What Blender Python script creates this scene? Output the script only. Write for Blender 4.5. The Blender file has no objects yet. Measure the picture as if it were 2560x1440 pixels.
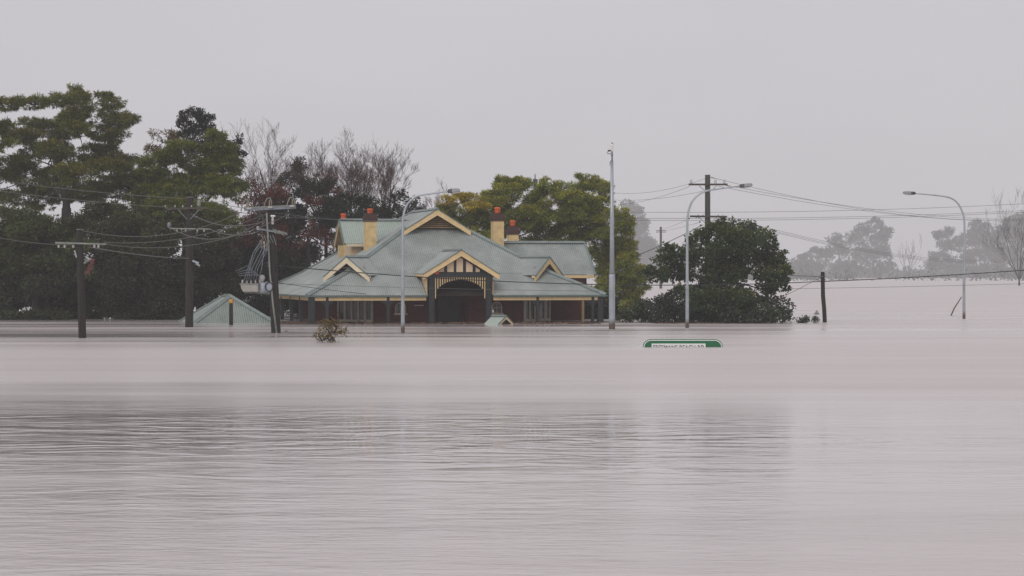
import bpy, math, random
import numpy as np
from mathutils import Vector, Matrix

random.seed(11)
RNG = np.random.default_rng(7)
scene = bpy.context.scene
COL = scene.collection
PI = math.pi

# ------------------------------------------------------------------ camera
CAM_H = 2.76          # camera height above the flood water (m)
FPX = 6000.0          # focal length in photo pixels (2560 wide)
HOR = 684.0           # photo row of the horizon
cam_data = bpy.data.cameras.new('camera')
cam_data.sensor_width = 36.0
cam_data.lens = FPX / 2560.0 * 36.0
cam_data.shift_y = -(720.0 - HOR) / 2560.0
cam_data.clip_start = 0.5
cam_data.clip_end = 9000.0
cam = bpy.data.objects.new('camera', cam_data)
cam.location = (0, 0, CAM_H)
cam.rotation_euler = (PI / 2, 0, 0)
COL.objects.link(cam)
scene.camera = cam

# ------------------------------------------------------------------ sky
world = bpy.data.worlds.new('World')
scene.world = world
world.use_nodes = True
wn, wl_ = world.node_tree.nodes, world.node_tree.links
wn.clear()
SUN_EL, SUN_AZ = math.radians(38), math.radians(205)
sky = wn.new('ShaderNodeTexSky')
sky.sky_type = 'NISHITA'
sky.sun_disc = False
sky.sun_elevation = SUN_EL
sky.sun_rotation = SUN_AZ
sky.dust_density = 6.0
sky.air_density = 1.0
hs = wn.new('ShaderNodeHueSaturation')
hs.inputs['Saturation'].default_value = 0.12
mixw = wn.new('ShaderNodeMix'); mixw.data_type = 'RGBA'
mixw.inputs['Factor'].default_value = 0.93
mixw.inputs['B'].default_value = (6.25, 6.08, 6.42, 1)       # the even cloud deck
ctc = wn.new('ShaderNodeTexCoord'); cno = wn.new('ShaderNodeTexNoise')
cno.inputs['Scale'].default_value = 3.5; cno.inputs['Detail'].default_value = 5
cmp_ = wn.new('ShaderNodeMapping'); cmp_.inputs['Scale'].default_value = (1, 1, 3)
crm = wn.new('ShaderNodeValToRGB')
crm.color_ramp.elements[0].position = .3; crm.color_ramp.elements[0].color = (5.95, 5.80, 6.16, 1)
crm.color_ramp.elements[1].position = .7; crm.color_ramp.elements[1].color = (6.50, 6.34, 6.66, 1)
wl_.new(ctc.outputs['Generated'], cmp_.inputs['Vector']); wl_.new(cmp_.outputs['Vector'], cno.inputs['Vector'])
wl_.new(cno.outputs['Fac'], crm.inputs['Fac']); wl_.new(crm.outputs['Color'], mixw.inputs['B'])
bgn = wn.new('ShaderNodeBackground'); bgn.inputs['Strength'].default_value = 0.1
outw = wn.new('ShaderNodeOutputWorld')
wl_.new(sky.outputs['Color'], hs.inputs['Color'])
wl_.new(hs.outputs['Color'], mixw.inputs['A'])
wl_.new(mixw.outputs['Result'], bgn.inputs['Color'])
wl_.new(bgn.outputs['Background'], outw.inputs['Surface'])

# ------------------------------------------------------------------ sun behind cloud
sun_data = bpy.data.lights.new('sun', 'SUN')
sun_data.energy = 1.15
sun_data.angle = math.radians(40)
sun_data.color = (1.0, 0.97, 0.93)
sun = bpy.data.objects.new('sun', sun_data)
_sd = Vector((math.sin(SUN_AZ) * math.cos(SUN_EL), math.cos(SUN_AZ) * math.cos(SUN_EL), math.sin(SUN_EL)))
sun.rotation_euler = _sd.to_track_quat('Z', 'Y').to_euler()
COL.objects.link(sun)

# ------------------------------------------------------------------ exposure / render
vs = scene.view_settings
vs.view_transform = 'Standard'; vs.look = 'None'; vs.gamma = 1.0; vs.exposure = 0.0
vs.use_curve_mapping = False
scene.render.engine = 'CYCLES'
cy = scene.cycles
cy.use_denoising = True
cy.max_bounces = 6
cy.diffuse_bounces = 3
cy.glossy_bounces = 3
cy.transmission_bounces = 4
cy.transparent_max_bounces = 6
cy.volume_bounces = 1
cy.sample_clamp_indirect = 6.0
HAZE_DENSITY = 0.00045
HAZE_COLOR = (0.88, 0.88, 0.90, 1)

# ================================================================== helpers
def W(x, y, s):
    """photo pixel + scale (photo px per metre) -> a place in the scene"""
    return Vector(((x - 1280.0) / s, FPX / s, CAM_H - (y - HOR) / s))

def swl(y):
    """scale of something whose waterline is on photo row y"""
    return (y - HOR) / CAM_H

def tag(o, label=None, cat=None, group=None, kind=None):
    if label: o['label'] = label
    if cat: o['category'] = cat
    if group: o['group'] = group
    if kind: o['kind'] = kind
    return o

def empty(name, loc, rz=0.0):
    o = bpy.data.objects.new(name, None)
    o.location = loc
    o.rotation_euler = (0, 0, rz)
    o.empty_display_size = 0.2
    COL.objects.link(o)
    return o

class MB:
    def __init__(self):
        self.v = []; self.f = []
    def add(self, vs, fs):
        b = len(self.v)
        self.v += [tuple(p) for p in vs]
        self.f += [tuple(b + i for i in f) for f in fs]
        return self
    def box(self, x0, x1, y0, y1, z0, z1):
        return self.add([(x0,y0,z0),(x1,y0,z0),(x1,y1,z0),(x0,y1,z0),(x0,y0,z1),(x1,y0,z1),(x1,y1,z1),(x0,y1,z1)],
                        [(3,2,1,0),(4,5,6,7),(0,1,5,4),(1,2,6,5),(2,3,7,6),(3,0,4,7)])
    def prism(self, pts, d):
        """extrude a planar polygon (3D points) by vector d"""
        n = len(pts); d = Vector(d)
        a = [Vector(p) for p in pts]
        vs = a + [p + d for p in a]
        fs = [tuple(reversed(range(n))), tuple(range(n, 2*n))]
        fs += [(i, (i+1) % n, n + (i+1) % n, n + i) for i in range(n)]
        return self.add(vs, fs)
    def bar(self, a, b, w, h, up=(0,0,1)):
        a, b = Vector(a), Vector(b)
        t = (b - a).normalized(); up = Vector(up)
        sd = t.cross(up)
        if sd.length < 1e-4: sd = t.cross(Vector((1,0,0)))
        sd.normalize(); u = sd.cross(t).normalized()
        q = [(-1,-1),(1,-1),(1,1),(-1,1)]
        vs = [a + sd*(i*w/2) + u*(j*h/2) for i, j in q] + [b + sd*(i*w/2) + u*(j*h/2) for i, j in q]
        return self.add(vs, [(0,1,2,3),(7,6,5,4),(0,4,5,1),(1,5,6,2),(2,6,7,3),(3,7,4,0)])
    def tube(self, pts, rad, n=8, cap=True):
        pts = [Vector(p) for p in pts]
        if not hasattr(rad, '__len__'): rad = [rad] * len(pts)
        vs, fs = [], []
        ref = None
        for i, p in enumerate(pts):
            t = (pts[min(i+1, len(pts)-1)] - pts[max(i-1, 0)])
            if t.length < 1e-9: t = Vector((0,0,1))
            t.normalize()
            if ref is None:
                ref = Vector((1,0,0)) if abs(t.x) < .8 else Vector((0,1,0))
            sd = (ref - t * ref.dot(t))
            if sd.length < 1e-4: sd = t.orthogonal()
            sd.normalize(); ref = sd
            u = t.cross(sd)
            for k in range(n):
                a = 2*PI*k/n
                vs.append(p + (sd*math.cos(a) + u*math.sin(a)) * rad[i])
        for i in range(len(pts)-1):
            for k in range(n):
                k2 = (k+1) % n
                fs.append((i*n+k, i*n+k2, (i+1)*n+k2, (i+1)*n+k))
        if cap:
            fs.append(tuple(reversed(range(n))))
            fs.append(tuple((len(pts)-1)*n + k for k in range(n)))
        return self.add(vs, fs)
    def lathe(self, prof, n=14, c=(0,0,0)):
        """prof: list of (r, z)"""
        return self.tube([(c[0], c[1], c[2]+z) for r, z in prof], [max(r, .001) for r, z in prof], n)
    def build(self, name, m, parent=None, smooth=False):
        me = bpy.data.meshes.new(name)
        me.from_pydata(self.v, [], self.f)
        me.materials.append(m)
        if smooth:
            me.polygons.foreach_set('use_smooth', [True] * len(me.polygons))
        me.update()
        o = bpy.data.objects.new(name, me)
        COL.objects.link(o)
        if parent is not None: o.parent = parent
        return o

def catenary(a, b, sag, n=14):
    a, b = Vector(a), Vector(b)
    return [a.lerp(b, i/n) + Vector((0, 0, -4*sag*(i/n)*(1-i/n))) for i in range(n+1)]

# ================================================================== materials
def new_mat(name):
    m = bpy.data.materials.new(name); m.use_nodes = True
    nt = m.node_tree
    return m, nt.nodes, nt.links, nt.nodes['Principled BSDF']

def ramp(nd, stops):
    r = nd.new('ShaderNodeValToRGB')
    cr = r.color_ramp
    while len(cr.elements) < len(stops): cr.elements.new(0.5)
    for e, (p, c) in zip(cr.elements, stops):
        e.position = p
        e.color = (c, c, c, 1) if not hasattr(c, '__len__') else (*c, 1)
    return r

def mat(name, c, rough=.6, var=.25, scale=3.0, c2=None, metal=0.0, stretch=(1,1,1), bump=0.0, bscale=30.0, spec=.5, mud=0.0):
    """a base colour broken up by two sizes of noise"""
    m, nd, lk, p = new_mat(name)
    tc = nd.new('ShaderNodeTexCoord')
    mp = nd.new('ShaderNodeMapping'); mp.inputs['Scale'].default_value = stretch
    lk.new(tc.outputs['Object'], mp.inputs['Vector'])
    n1 = nd.new('ShaderNodeTexNoise'); n1.inputs['Scale'].default_value = scale; n1.inputs['Detail'].default_value = 6
    n1.inputs['Roughness'].default_value = .65
    lk.new(mp.outputs['Vector'], n1.inputs['Vector'])
    c2 = c2 or tuple(v * (1 - var) for v in c)
    r = ramp(nd, [(0.32, c2), (0.68, tuple(min(1, v * (1 + var*.4)) for v in c))])
    lk.new(n1.outputs['Fac'], r.inputs['Fac'])
    col = r.outputs['Color']
    if mud > 0:                       # silt left by the falling and rising flood
        sx = nd.new('ShaderNodeSeparateXYZ'); lk.new(tc.outputs['Object'], sx.inputs['Vector'])
        ad = nd.new('ShaderNodeMath'); ad.operation = 'MULTIPLY_ADD'; lk.new(n1.outputs['Fac'], ad.inputs[0]); ad.inputs[1].default_value = -mud*1.2; lk.new(sx.outputs['Z'], ad.inputs[2])
        mr = nd.new('ShaderNodeMapRange'); mr.inputs['From Min'].default_value = -mud*.2; mr.inputs['From Max'].default_value = mud*.5
        lk.new(ad.outputs[0], mr.inputs['Value'])
        mm_ = nd.new('ShaderNodeMix'); mm_.data_type = 'RGBA'; mm_.inputs['A'].default_value = (.10,.075,.06,1)
        lk.new(mr.outputs['Result'], mm_.inputs['Factor']); lk.new(col, mm_.inputs['B']); col = mm_.outputs['Result']
    lk.new(col, p.inputs['Base Color'])
    p.inputs['Roughness'].default_value = rough
    p.inputs['Metallic'].default_value = metal
    p.inputs['Specular IOR Level'].default_value = spec
    if bump > 0:
        n2 = nd.new('ShaderNodeTexNoise'); n2.inputs['Scale'].default_value = bscale; n2.inputs['Detail'].default_value = 5
        lk.new(mp.outputs['Vector'], n2.inputs['Vector'])
        b = nd.new('ShaderNodeBump'); b.inputs['Strength'].default_value = 1.0; b.inputs['Distance'].default_value = bump
        lk.new(n2.outputs['Fac'], b.inputs['Height'])
        lk.new(b.outputs['Normal'], p.inputs['Normal'])
    return m

M = {}
M['roof'] = mat('roof_sheet', (.325,.352,.335), rough=.40, var=.2, scale=.8, stretch=(1,1,.45), spec=.6, c2=(.215,.243,.235))
M['roof_garage'] = mat('roof_sheet_garage', (.24,.28,.255), rough=.45, var=.22, scale=1.0, spec=.5)
M['roof_pale'] = mat('roof_sheet_pale', (.37,.43,.385), rough=.42, var=.12, scale=.6, spec=.5)
M['ridge'] = mat('ridge_capping', (.20,.245,.232), rough=.4, var=.25, scale=2.0)
M['gutter'] = mat('gutter_green', (.10,.16,.145), rough=.4, var=.2, scale=3)
M['cream'] = mat('cream_paint', (.72,.53,.275), rough=.55, var=.2, scale=2.2)
M['cream_pale'] = mat('cream_paint_pale', (.74,.63,.45), rough=.55, var=.2, scale=2.2)
M['cream_panel'] = mat('cream_panel', (.74,.56,.37), rough=.7, var=.12, scale=2.5)
M['chimney'] = mat('chimney_render', (.70,.51,.25), rough=.8, var=.28, scale=2.4, bump=.006, bscale=14)
M['soot_brick'] = mat('dark_brick_cap', (.075,.035,.032), rough=.85, var=.5, scale=9, bump=.012, bscale=14)
M['pot'] = mat('terracotta_pot', (.72,.12,.03), rough=.65, var=.25, scale=6)
M['dark_timber'] = mat('dark_green_timber', (.010,.015,.017), rough=.5, var=.35, scale=4)
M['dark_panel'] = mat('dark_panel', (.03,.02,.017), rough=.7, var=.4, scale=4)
M['soffit'] = mat('soffit_boards', (.34,.25,.15), rough=.8, var=.25, scale=3)
M['slat_brown'] = mat('louvre_slat', (.33,.22,.11), rough=.7, var=.3, scale=5)
M['frame'] = mat('window_frame_cream', (.62,.54,.41), rough=.55, var=.25, scale=4)
M['door'] = mat('door_dark', (.02,.02,.024), rough=.5, var=.4, scale=3)
M['pole_wood'] = mat('pole_timber', (.022,.017,.015), rough=.9, var=.55, scale=2.0, stretch=(6,6,.35), bump=.01, bscale=9)
M['pole_grey'] = mat('pole_timber_grey', (.06,.062,.05), rough=.9, var=.5, scale=2.0, stretch=(6,6,.35), bump=.01, bscale=9)
M['arm_wood'] = mat('crossarm_timber', (.075,.06,.05), rough=.9, var=.45, scale=3)
M['galv'] = mat('galvanised_steel', (.40,.44,.47), rough=.42, var=.3, mud=.5, scale=1.3, metal=.35, stretch=(2,2,.6))
M['galv_dark'] = mat('galvanised_steel_dull', (.20,.23,.26), rough=.5, var=.3, scale=3, metal=.3)
M['conduit'] = mat('grey_conduit', (.24,.25,.22), rough=.6, var=.35, scale=3)
M['lamp_dark'] = mat('lamp_spigot', (.035,.035,.04), rough=.5, var=.3, scale=6)
M['lamp_grey'] = mat('lamp_housing', (.26,.26,.29), rough=.45, var=.2, scale=6)
M['lamp_lens'] = mat('lamp_lens', (.55,.53,.48), rough=.25, var=.1, scale=6)
M['white_metal'] = mat('white_enamel', (.78,.77,.74), rough=.4, var=.12, scale=5)
M['tank'] = mat('transformer_tank', (.36,.345,.31), rough=.5, var=.25, scale=4)
M['tank_blue'] = mat('transformer_housing', (.36,.40,.46), rough=.5, var=.25, scale=4)
M['insulator'] = mat('porcelain', (.45,.43,.42), rough=.25, var=.2, scale=9)
M['rust_red'] = mat('red_paint', (.13,.02,.018), rough=.6, var=.4, scale=12)
M['orange'] = mat('orange_band', (.70,.33,.04), rough=.6, var=.25, scale=10)
M['wire_dark'] = mat('black_cable', (.018,.018,.018), rough=.6, var=.3, scale=5)
M['wire_grey'] = mat('weathered_wire', (.13,.125,.115), rough=.6, var=.25, scale=5)
M['wire_mid'] = mat('dull_wire', (.10,.10,.10), rough=.6, var=.25, scale=5)
M['sign_green'] = mat('sign_green', (.006,.125,.045), rough=.4, var=.12, scale=3)
M['sign_white'] = mat('sign_white', (.74,.74,.74), rough=.45, var=.08, scale=5)
M['sign_black'] = mat('sign_black', (.012,.012,.013), rough=.5, var=.2, scale=9)
M['debris'] = mat('flood_debris', (.15,.085,.05), rough=.9, var=.5, scale=3)
M['stick'] = mat('wet_timber', (.055,.045,.04), rough=.7, var=.4, scale=5)
M['bark'] = mat('bark', (.026,.021,.018), rough=.95, var=.5, scale=2.5, stretch=(3,3,.6), bump=.03, bscale=6)
M['bark_bare'] = mat('bare_twigs', (.095,.058,.048), rough=.95, var=.4, scale=1.2)
M['bark_far'] = mat('far_bark', (.06,.05,.05), rough=.95, var=.3, scale=.5)

# brick wall
m, nd, lk, p = new_mat('red_brick'); M['brick'] = m
tc = nd.new('ShaderNodeTexCoord'); br = nd.new('ShaderNodeTexBrick')
mpb = nd.new('ShaderNodeMapping'); mpb.inputs['Rotation'].default_value = (PI/2, 0, 0)
lk.new(tc.outputs['Object'], mpb.inputs['Vector']); lk.new(mpb.outputs['Vector'], br.inputs['Vector'])
br.inputs['Color1'].default_value = (.20,.042,.029,1); br.inputs['Color2'].default_value = (.14,.031,.023,1)
br.inputs['Mortar'].default_value = (.15,.07,.055,1); br.inputs['Scale'].default_value = 1.0
br.inputs['Brick Width'].default_value = .24; br.inputs['Row Height'].default_value = .086; br.inputs['Mortar Size'].default_value = .01
nz = nd.new('ShaderNodeTexNoise'); nz.inputs['Scale'].default_value = 1.6; nz.inputs['Detail'].default_value = 6
lk.new(tc.outputs['Object'], nz.inputs['Vector'])
mx = nd.new('ShaderNodeMix'); mx.data_type = 'RGBA'; mx.blend_type = 'MULTIPLY'; mx.inputs['Factor'].default_value = .6
lk.new(br.outputs['Color'], mx.inputs['A']); lk.new(nz.outputs['Fac'], mx.inputs['B'])
lk.new(mx.outputs['Result'], p.inputs['Base Color']); p.inputs['Roughness'].default_value = .85
bpn = nd.new('ShaderNodeBump'); bpn.inputs['Distance'].default_value = .01
lk.new(br.outputs['Fac'], bpn.inputs['Height']); bpn.invert = True; lk.new(bpn.outputs['Normal'], p.inputs['Normal'])

# window glass
m, nd, lk, p = new_mat('window_glass'); M['glass'] = m
p.inputs['Base Color'].default_value = (.012,.014,.02,1); p.inputs['Roughness'].default_value = .08

# foliage: colour per leaf from the mesh attribute
def leaf_mat(name, rough=.5, trans=.25):
    m, nd, lk, p = new_mat(name)
    at = nd.new('ShaderNodeAttribute'); at.attribute_name = 'leaf_colour'
    lk.new(at.outputs['Color'], p.inputs['Base Color'])
    p.inputs['Roughness'].default_value = rough
    p.inputs['Specular IOR Level'].default_value = .35
    tr = nd.new('ShaderNodeBsdfTranslucent')
    lk.new(at.outputs['Color'], tr.inputs['Color'])
    ms = nd.new('ShaderNodeMixShader'); ms.inputs['Fac'].default_value = trans
    lk.new(p.outputs['BSDF'], ms.inputs[1]); lk.new(tr.outputs['BSDF'], ms.inputs[2])
    lk.new(ms.outputs['Shader'], nd['Material Output'].inputs['Surface'])
    return m
M['leaf'] = leaf_mat('foliage')

# flood water
def water_material():
    m, nd, lk, p = new_mat('flood_water')
    tc = nd.new('ShaderNodeTexCoord')
    sep = nd.new('ShaderNodeSeparateXYZ'); lk.new(tc.outputs['Object'], sep.inputs['Vector'])
    def mapped(sc, loc=(0,0,0)):
        mp = nd.new('ShaderNodeMapping'); mp.inputs['Scale'].default_value = sc; mp.inputs['Location'].default_value = loc; mp.inputs['Rotation'].default_value = (0,0,math.radians(3))
        lk.new(tc.outputs['Object'], mp.inputs['Vector']); return mp.outputs['Vector']
    def noise(sc, detail=3, rough=.5, loc=(0,0,0), dist=0):
        n = nd.new('ShaderNodeTexNoise'); n.inputs['Scale'].default_value = 1.0
        n.inputs['Detail'].default_value = detail; n.inputs['Roughness'].default_value = rough
        n.inputs['Distortion'].default_value = dist
        lk.new(mapped(sc, loc), n.inputs['Vector']); return n.outputs['Fac']
    def math_(op, a, b=None, clamp=False):
        n = nd.new('ShaderNodeMath'); n.operation = op; n.use_clamp = clamp
        for i, v in enumerate((a, b)):
            if v is None: continue
            if isinstance(v, (int, float)): n.inputs[i].default_value = v
            else: lk.new(v, n.inputs[i])
        return n.outputs[0]
    # how rippled the surface is: broad wind and current lanes across the stream
    lane = noise((.035, .09, 1), 4, .6, (3.1, 7.7, 0))
    wob = math_('MULTIPLY', math_('SUBTRACT', lane, .5), 26.0)
    yy = math_('DIVIDE', math_('ADD', sep.outputs['Y'], wob), 200.0)
    rp = ramp(nd, [(.0, .40), (.145, .45), (.178, .08), (.225, .04), (.30, .72), (.42, .9), (.50, .5), (.56, .26), (.68, .30), (1.0, .9)])
    lk.new(yy, rp.inputs['Fac'])
    patch = noise((.02, .16, 1), 4, .6, (9, 2, 0))
    far_ = math_('DIVIDE', math_('SUBTRACT', sep.outputs['Y'], 85.0), 30.0, True)
    pamp = math_('ADD', math_('MULTIPLY', far_, 2.2), .8)
    ripple = math_('ADD', rp.outputs['Color'], math_('MULTIPLY', math_('SUBTRACT', patch, .5), pamp), True)
    # the open right-hand side is more exposed to the wind than the lee of the trees
    expo = math_('MULTIPLY', math_('DIVIDE', math_('SUBTRACT', sep.outputs['X'], 0.0), 12.0, True), .45)
    ripple = math_('ADD', ripple, expo, True)
    # heights (metres)
    swell = noise((.40, .80, 1), 3, .5, (0,0,0), 1.3)
    chop = noise((1.5, 3.6, 1), 3, .55, (5,1,0), .5)
    fine = noise((4.0, 9.0, 1), 3, .6, (1,4,0))
    drift = noise((.10, .26, 1), 3, .55, (4,8,0), .6)
    h = math_('ADD', math_('MULTIPLY', swell, math_('MAXIMUM', math_('SUBTRACT', .056, math_('MULTIPLY', ripple, .085)), .010)), math_('MULTIPLY', drift, .028))
    h = math_('ADD', h, math_('MULTIPLY', chop, math_('ADD', math_('MULTIPLY', ripple, .020), .007)))
    h = math_('ADD', h, math_('MULTIPLY', fine, math_('MULTIPLY', ripple, .010)))
    bp = nd.new('ShaderNodeBump'); bp.inputs['Strength'].default_value = 1.0; bp.inputs['Distance'].default_value = 1.0
    lk.new(h, bp.inputs['Height']); lk.new(bp.outputs['Normal'], p.inputs['Normal'])
    lk.new(math_('ADD', math_('MULTIPLY', ripple, .34), .03), p.inputs['Roughness'])
    silt = noise((.02, .22, 1), 6, .65, (2, 2, 0), 1.0)
    rc = ramp(nd, [(.3, (.52,.462,.449)), (.7, (.635,.576,.565))])
    lk.new(silt, rc.inputs['Fac']); lk.new(rc.outputs['Color'], p.inputs['Base Color'])
    p.inputs['IOR'].default_value = 1.333
    return m
M['water'] = water_material()

# ================================================================== setting
wb = MB(); wb.add([(-1500,-100,0),(1500,-100,0),(1500,2400,0),(-1500,2400,0)], [(0,1,2,3)])
tag(wb.build('flood_water', M['water']), 'muddy brown grey flood water covering everything', kind='structure')
gb = MB(); gb.add([(-1500,-100,-3.5),(1500,-100,-3.5),(1500,2400,-3.5),(-1500,2400,-3.5)], [(0,1,2,3)])
tag(gb.build('ground', M['debris']), 'drowned ground under the flood', kind='structure')
hz = MB(); hz.box(-1510, 1510, -110, 2410, -4.6, 47.0)
HAZE = hz
# ================================================================== the house
TH = math.radians(13.0)
house = empty('brick_house', (-2.98, 133.5, 0), TH)
tag(house, 'half drowned red brick house with green corrugated roof and cream gables', 'house')

def roof_sheet(name, pts, m, parent, pitch=.125, amp=.022):
    """corrugated iron on a convex planar polygon; the first edge is the eave"""
    P = [Vector(p) for p in pts]
    u = (P[1] - P[0]).normalized()
    n = None
    for i in range(2, len(P)):
        c = u.cross(P[i] - P[0])
        if c.length > 1e-4: n = c.normalized(); break
    if n.z < 0: n = -n
    v = n.cross(u)
    uv = [((q - P[0]).dot(u), (q - P[0]).dot(v)) for q in P]
    u0, u1 = min(a for a, b in uv), max(a for a, b in uv)
    step = pitch / 4
    us = sorted(set([u0 + 1e-4, u1 - 1e-4] + [u0 + step*i for i in range(1, int((u1-u0)/step)+1) if u0+step*i < u1-1e-4]
                    + [a for a, b in uv if u0 + 1e-3 < a < u1 - 1e-3]))
    vs, fs = [], []
    for a in us:
        hits = []
        for i in range(len(uv)):
            (ax, ay), (bx, by) = uv[i], uv[(i+1) % len(uv)]
            if abs(bx-ax) < 1e-9: continue
            t = (a-ax)/(bx-ax)
            if -1e-9 <= t <= 1+1e-9: hits.append(ay + t*(by-ay))
        lo, hi = (min(hits), max(hits)) if hits else (0, 0)
        d = amp * math.sin(2*PI*(a-u0)/pitch)
        vs.append(P[0] + u*a + v*lo + n*d); vs.append(P[0] + u*a + v*hi + n*d)
    for i in range(len(us)-1):
        fs.append((2*i, 2*i+2, 2*i+3, 2*i+1))
    mb = MB(); mb.add(vs, fs)
    return mb.build(name, m, parent)

def cap_line(a, b, parent, r=.085, name='ridge_cap'):
    a, b = Vector(a), Vector(b)
    mb = MB()
    t = (b-a).normalized(); sd = t.cross(Vector((0,0,1))).normalized(); up = sd.cross(t)
    n = 7; vs = []
    for q in (a, b):
        prof = [(-.2, -.045), (-.085, .03), (-.06, .085), (0, .11), (.06, .085), (.085, .03), (.2, -.045)]
        vs += [q + sd*x*(r/.085) + up*(z*(r/.085)) for x, z in prof]
    fs = [(i, i+1, n+i+1, n+i) for i in range(n-1)] + [tuple(range(n)), tuple(reversed(range(n, 2*n)))]
    mb.add(vs, fs)
    return mb.build(name, M['ridge'], parent)

A = 8.5; Z0 = 1.56; D1 = 2.5; Z1 = 2.78; D2 = 6.74; SL = .62
Z2 = Z1 + SL*(D2-D1); HW = A - D2; Z3 = Z2 + SL*HW
BK = 22.4; RB = BK - A                     # rear eave and rear end of ridge
B1 = A - D1
PXL, PXR = -1.72, 1.92                      # porch cut in the verandah roof
roof = empty('roof', (0,0,0)); roof.parent = house
RF = M['roof']
roof_sheet('roof_sheet', [(-A,0,Z0),(PXL,0,Z0),(PXL,D1,Z1),(-B1,D1,Z1)], RF, roof)
roof_sheet('roof_sheet', [(PXR,0,Z0),(A,0,Z0),(B1,D1,Z1),(PXR,D1,Z1)], RF, roof)
roof_sheet('roof_sheet', [(-B1,D1-.02,Z1+.004),(B1,D1-.02,Z1+.004),(HW,D2,Z2),(-HW,D2,Z2)], RF, roof)
roof_sheet('roof_sheet', [(-A,BK,Z0),(-A,0,Z0),(-B1,D1,Z1),(-B1,BK-D1,Z1)], RF, roof)
roof_sheet('roof_sheet', [(-B1,BK-D1,Z1),(-B1,D1,Z1),(-HW,D2,Z2),(0,D2,Z3),(0,RB,Z3)], RF, roof)
roof_sheet('roof_sheet', [(-HW,D2,Z2),(-HW,6.0,Z2),(0,6.0,Z3),(0,D2,Z3)], RF, roof)
roof_sheet('roof_sheet', [(A,0,Z0),(A,BK,Z0),(B1,BK-D1,Z1),(B1,D1,Z1)], RF, roof)
roof_sheet('roof_sheet', [(B1,D1,Z1),(B1,BK-D1,Z1),(0,RB,Z3),(0,D2,Z3),(HW,D2,Z2)], RF, roof)
roof_sheet('roof_sheet', [(HW,6.0,Z2),(HW,D2,Z2),(0,D2,Z3),(0,6.0,Z3)], RF, roof)
roof_sheet('roof_sheet', [(A,BK,Z0),(-A,BK,Z0),(-B1,BK-D1,Z1),(B1,BK-D1,Z1)], RF, roof)
roof_sheet('roof_sheet', [(B1,BK-D1,Z1),(-B1,BK-D1,Z1),(0,RB,Z3)], RF, roof)
for s in (-1, 1):
    cap_line((s*A,0,Z0+.03),(s*B1,D1,Z1+.03), roof, .07)
    cap_line((s*B1,D1,Z1+.03),(s*HW,D2,Z2+.03), roof, .07)
    cap_line((s*A,BK,Z0+.03),(s*B1,BK-D1,Z1+.03), roof, .07)
    cap_line((s*B1,BK-D1,Z1+.03),(0,RB,Z3+.03), roof, .07)
cap_line((0,5.97,Z3+.02),(0,RB,Z3+.02), roof, .07)

def barge(apex, e1, e2, face, depth=.27, th=.05, m=None, parent=None, name='barge_board'):
    """two sloping boards meeting at the apex; face = outward horizontal unit vector"""
    apex, e1, e2, face = Vector(apex), Vector(e1), Vector(e2), Vector(face)
    dn = Vector((0,0,-depth))
    for e in (e1, e2):
        MB().prism([apex, e, e + dn*.95, apex + dn*1.12], face*th).build(name, m or M['cream'], parent)
    for e in (e1, e2):
        up = Vector((0,0,.045))
        MB().prism([apex+up, e+up, e+up*.1, apex+up*.1], face*(th+.04)).build('verge_trim', M['gutter'], parent)

# front gablet high on the hip
gab = empty('gablet', (0,0,0)); gab.parent = roof
barge((0,6.0,Z3-.02), (-HW-.22,6.0,Z2-.155), (HW+.22,6.0,Z2-.155), (0,-1,0), .30, .05, M['cream'], gab)
MB().prism([(-HW+.1,6.55,Z2+.0),(HW-.1,6.55,Z2+.0),(0,6.55,Z3-.1)], (0,.05,0)).build('gable_backing', M['dark_panel'], gab)
for i in range(6):
    z = Z2 + .12 + i*.115
    hw = (Z3 - .28 - z)/SL
    if hw > .12:
        MB().prism([(-hw,6.48,z),(hw,6.48,z),(hw,6.53,z+.07),(-hw,6.53,z+.07)], (0,.012,.012)).build('louvre_slat', M['slat_brown'], gab)
MB().box(-HW+.35,HW-.35,6.40,6.47,Z2+.01,Z2+.07).build('sill', M['slat_brown'], gab)

# diagonal corner gablets
def corner_gablet(sx):
    g = empty('corner_gablet', (0,0,0)); g.parent = roof
    dv = Vector((sx*.7071, -.7071, 0)); ac = Vector((.7071, sx*.7071, 0))
    hip = Vector((sx*(A-4.0), 4.0, Z1 + SL*1.5))
    apex = hip + dv*1.9
    hw, sl = 1.45, .72
    for k in (-1, 1):
        ev = ac*(k*hw) + Vector((0,0,-sl*hw))
        roof_sheet('gablet_sheet', [apex+ev, hip+ev, hip, apex], RF, g)
        # fascia under the little eave
        MB().prism([apex+ev+Vector((0,0,-.03)), hip+ev+dv*1.62+Vector((0,0,-.03)), hip+ev+dv*1.62+Vector((0,0,-.16)), apex+ev+Vector((0,0,-.16))],
                   ac*(-k*.05)).build('eave_fascia', M['cream_pale'] if sx < 0 else M['cream'], g)
    cap_line(hip-dv*.1+Vector((0,0,.01)), apex+dv*.03+Vector((0,0,.01)), g, .06)
    e1 = apex - ac*(hw+.14) + Vector((0,0,-sl*(hw+.14)))
    e2 = apex + ac*(hw+.14) + Vector((0,0,-sl*(hw+.14)))
    barge(apex+Vector((0,0,-.02)), e1, e2, dv, .31, .05, M['cream_pale'] if sx < 0 else M['cream'], g)
    q = apex - dv*.45
    MB().prism([q-ac*1.25+Vector((0,0,-.72*1.25-.08)), q+ac*1.25+Vector((0,0,-.72*1.25-.08)), q+Vector((0,0,-.1))], -dv*.05).build('gable_backing', M['dark_panel'], g)
    MB().bar(q+dv*.04-ac*.95+Vector((0,0,-.62)), q+dv*.04+ac*.95+Vector((0,0,-.62)), .05, .12).build('tie_beam', M['soffit'], g)
corner_gablet(-1); corner_gablet(1)

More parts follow.
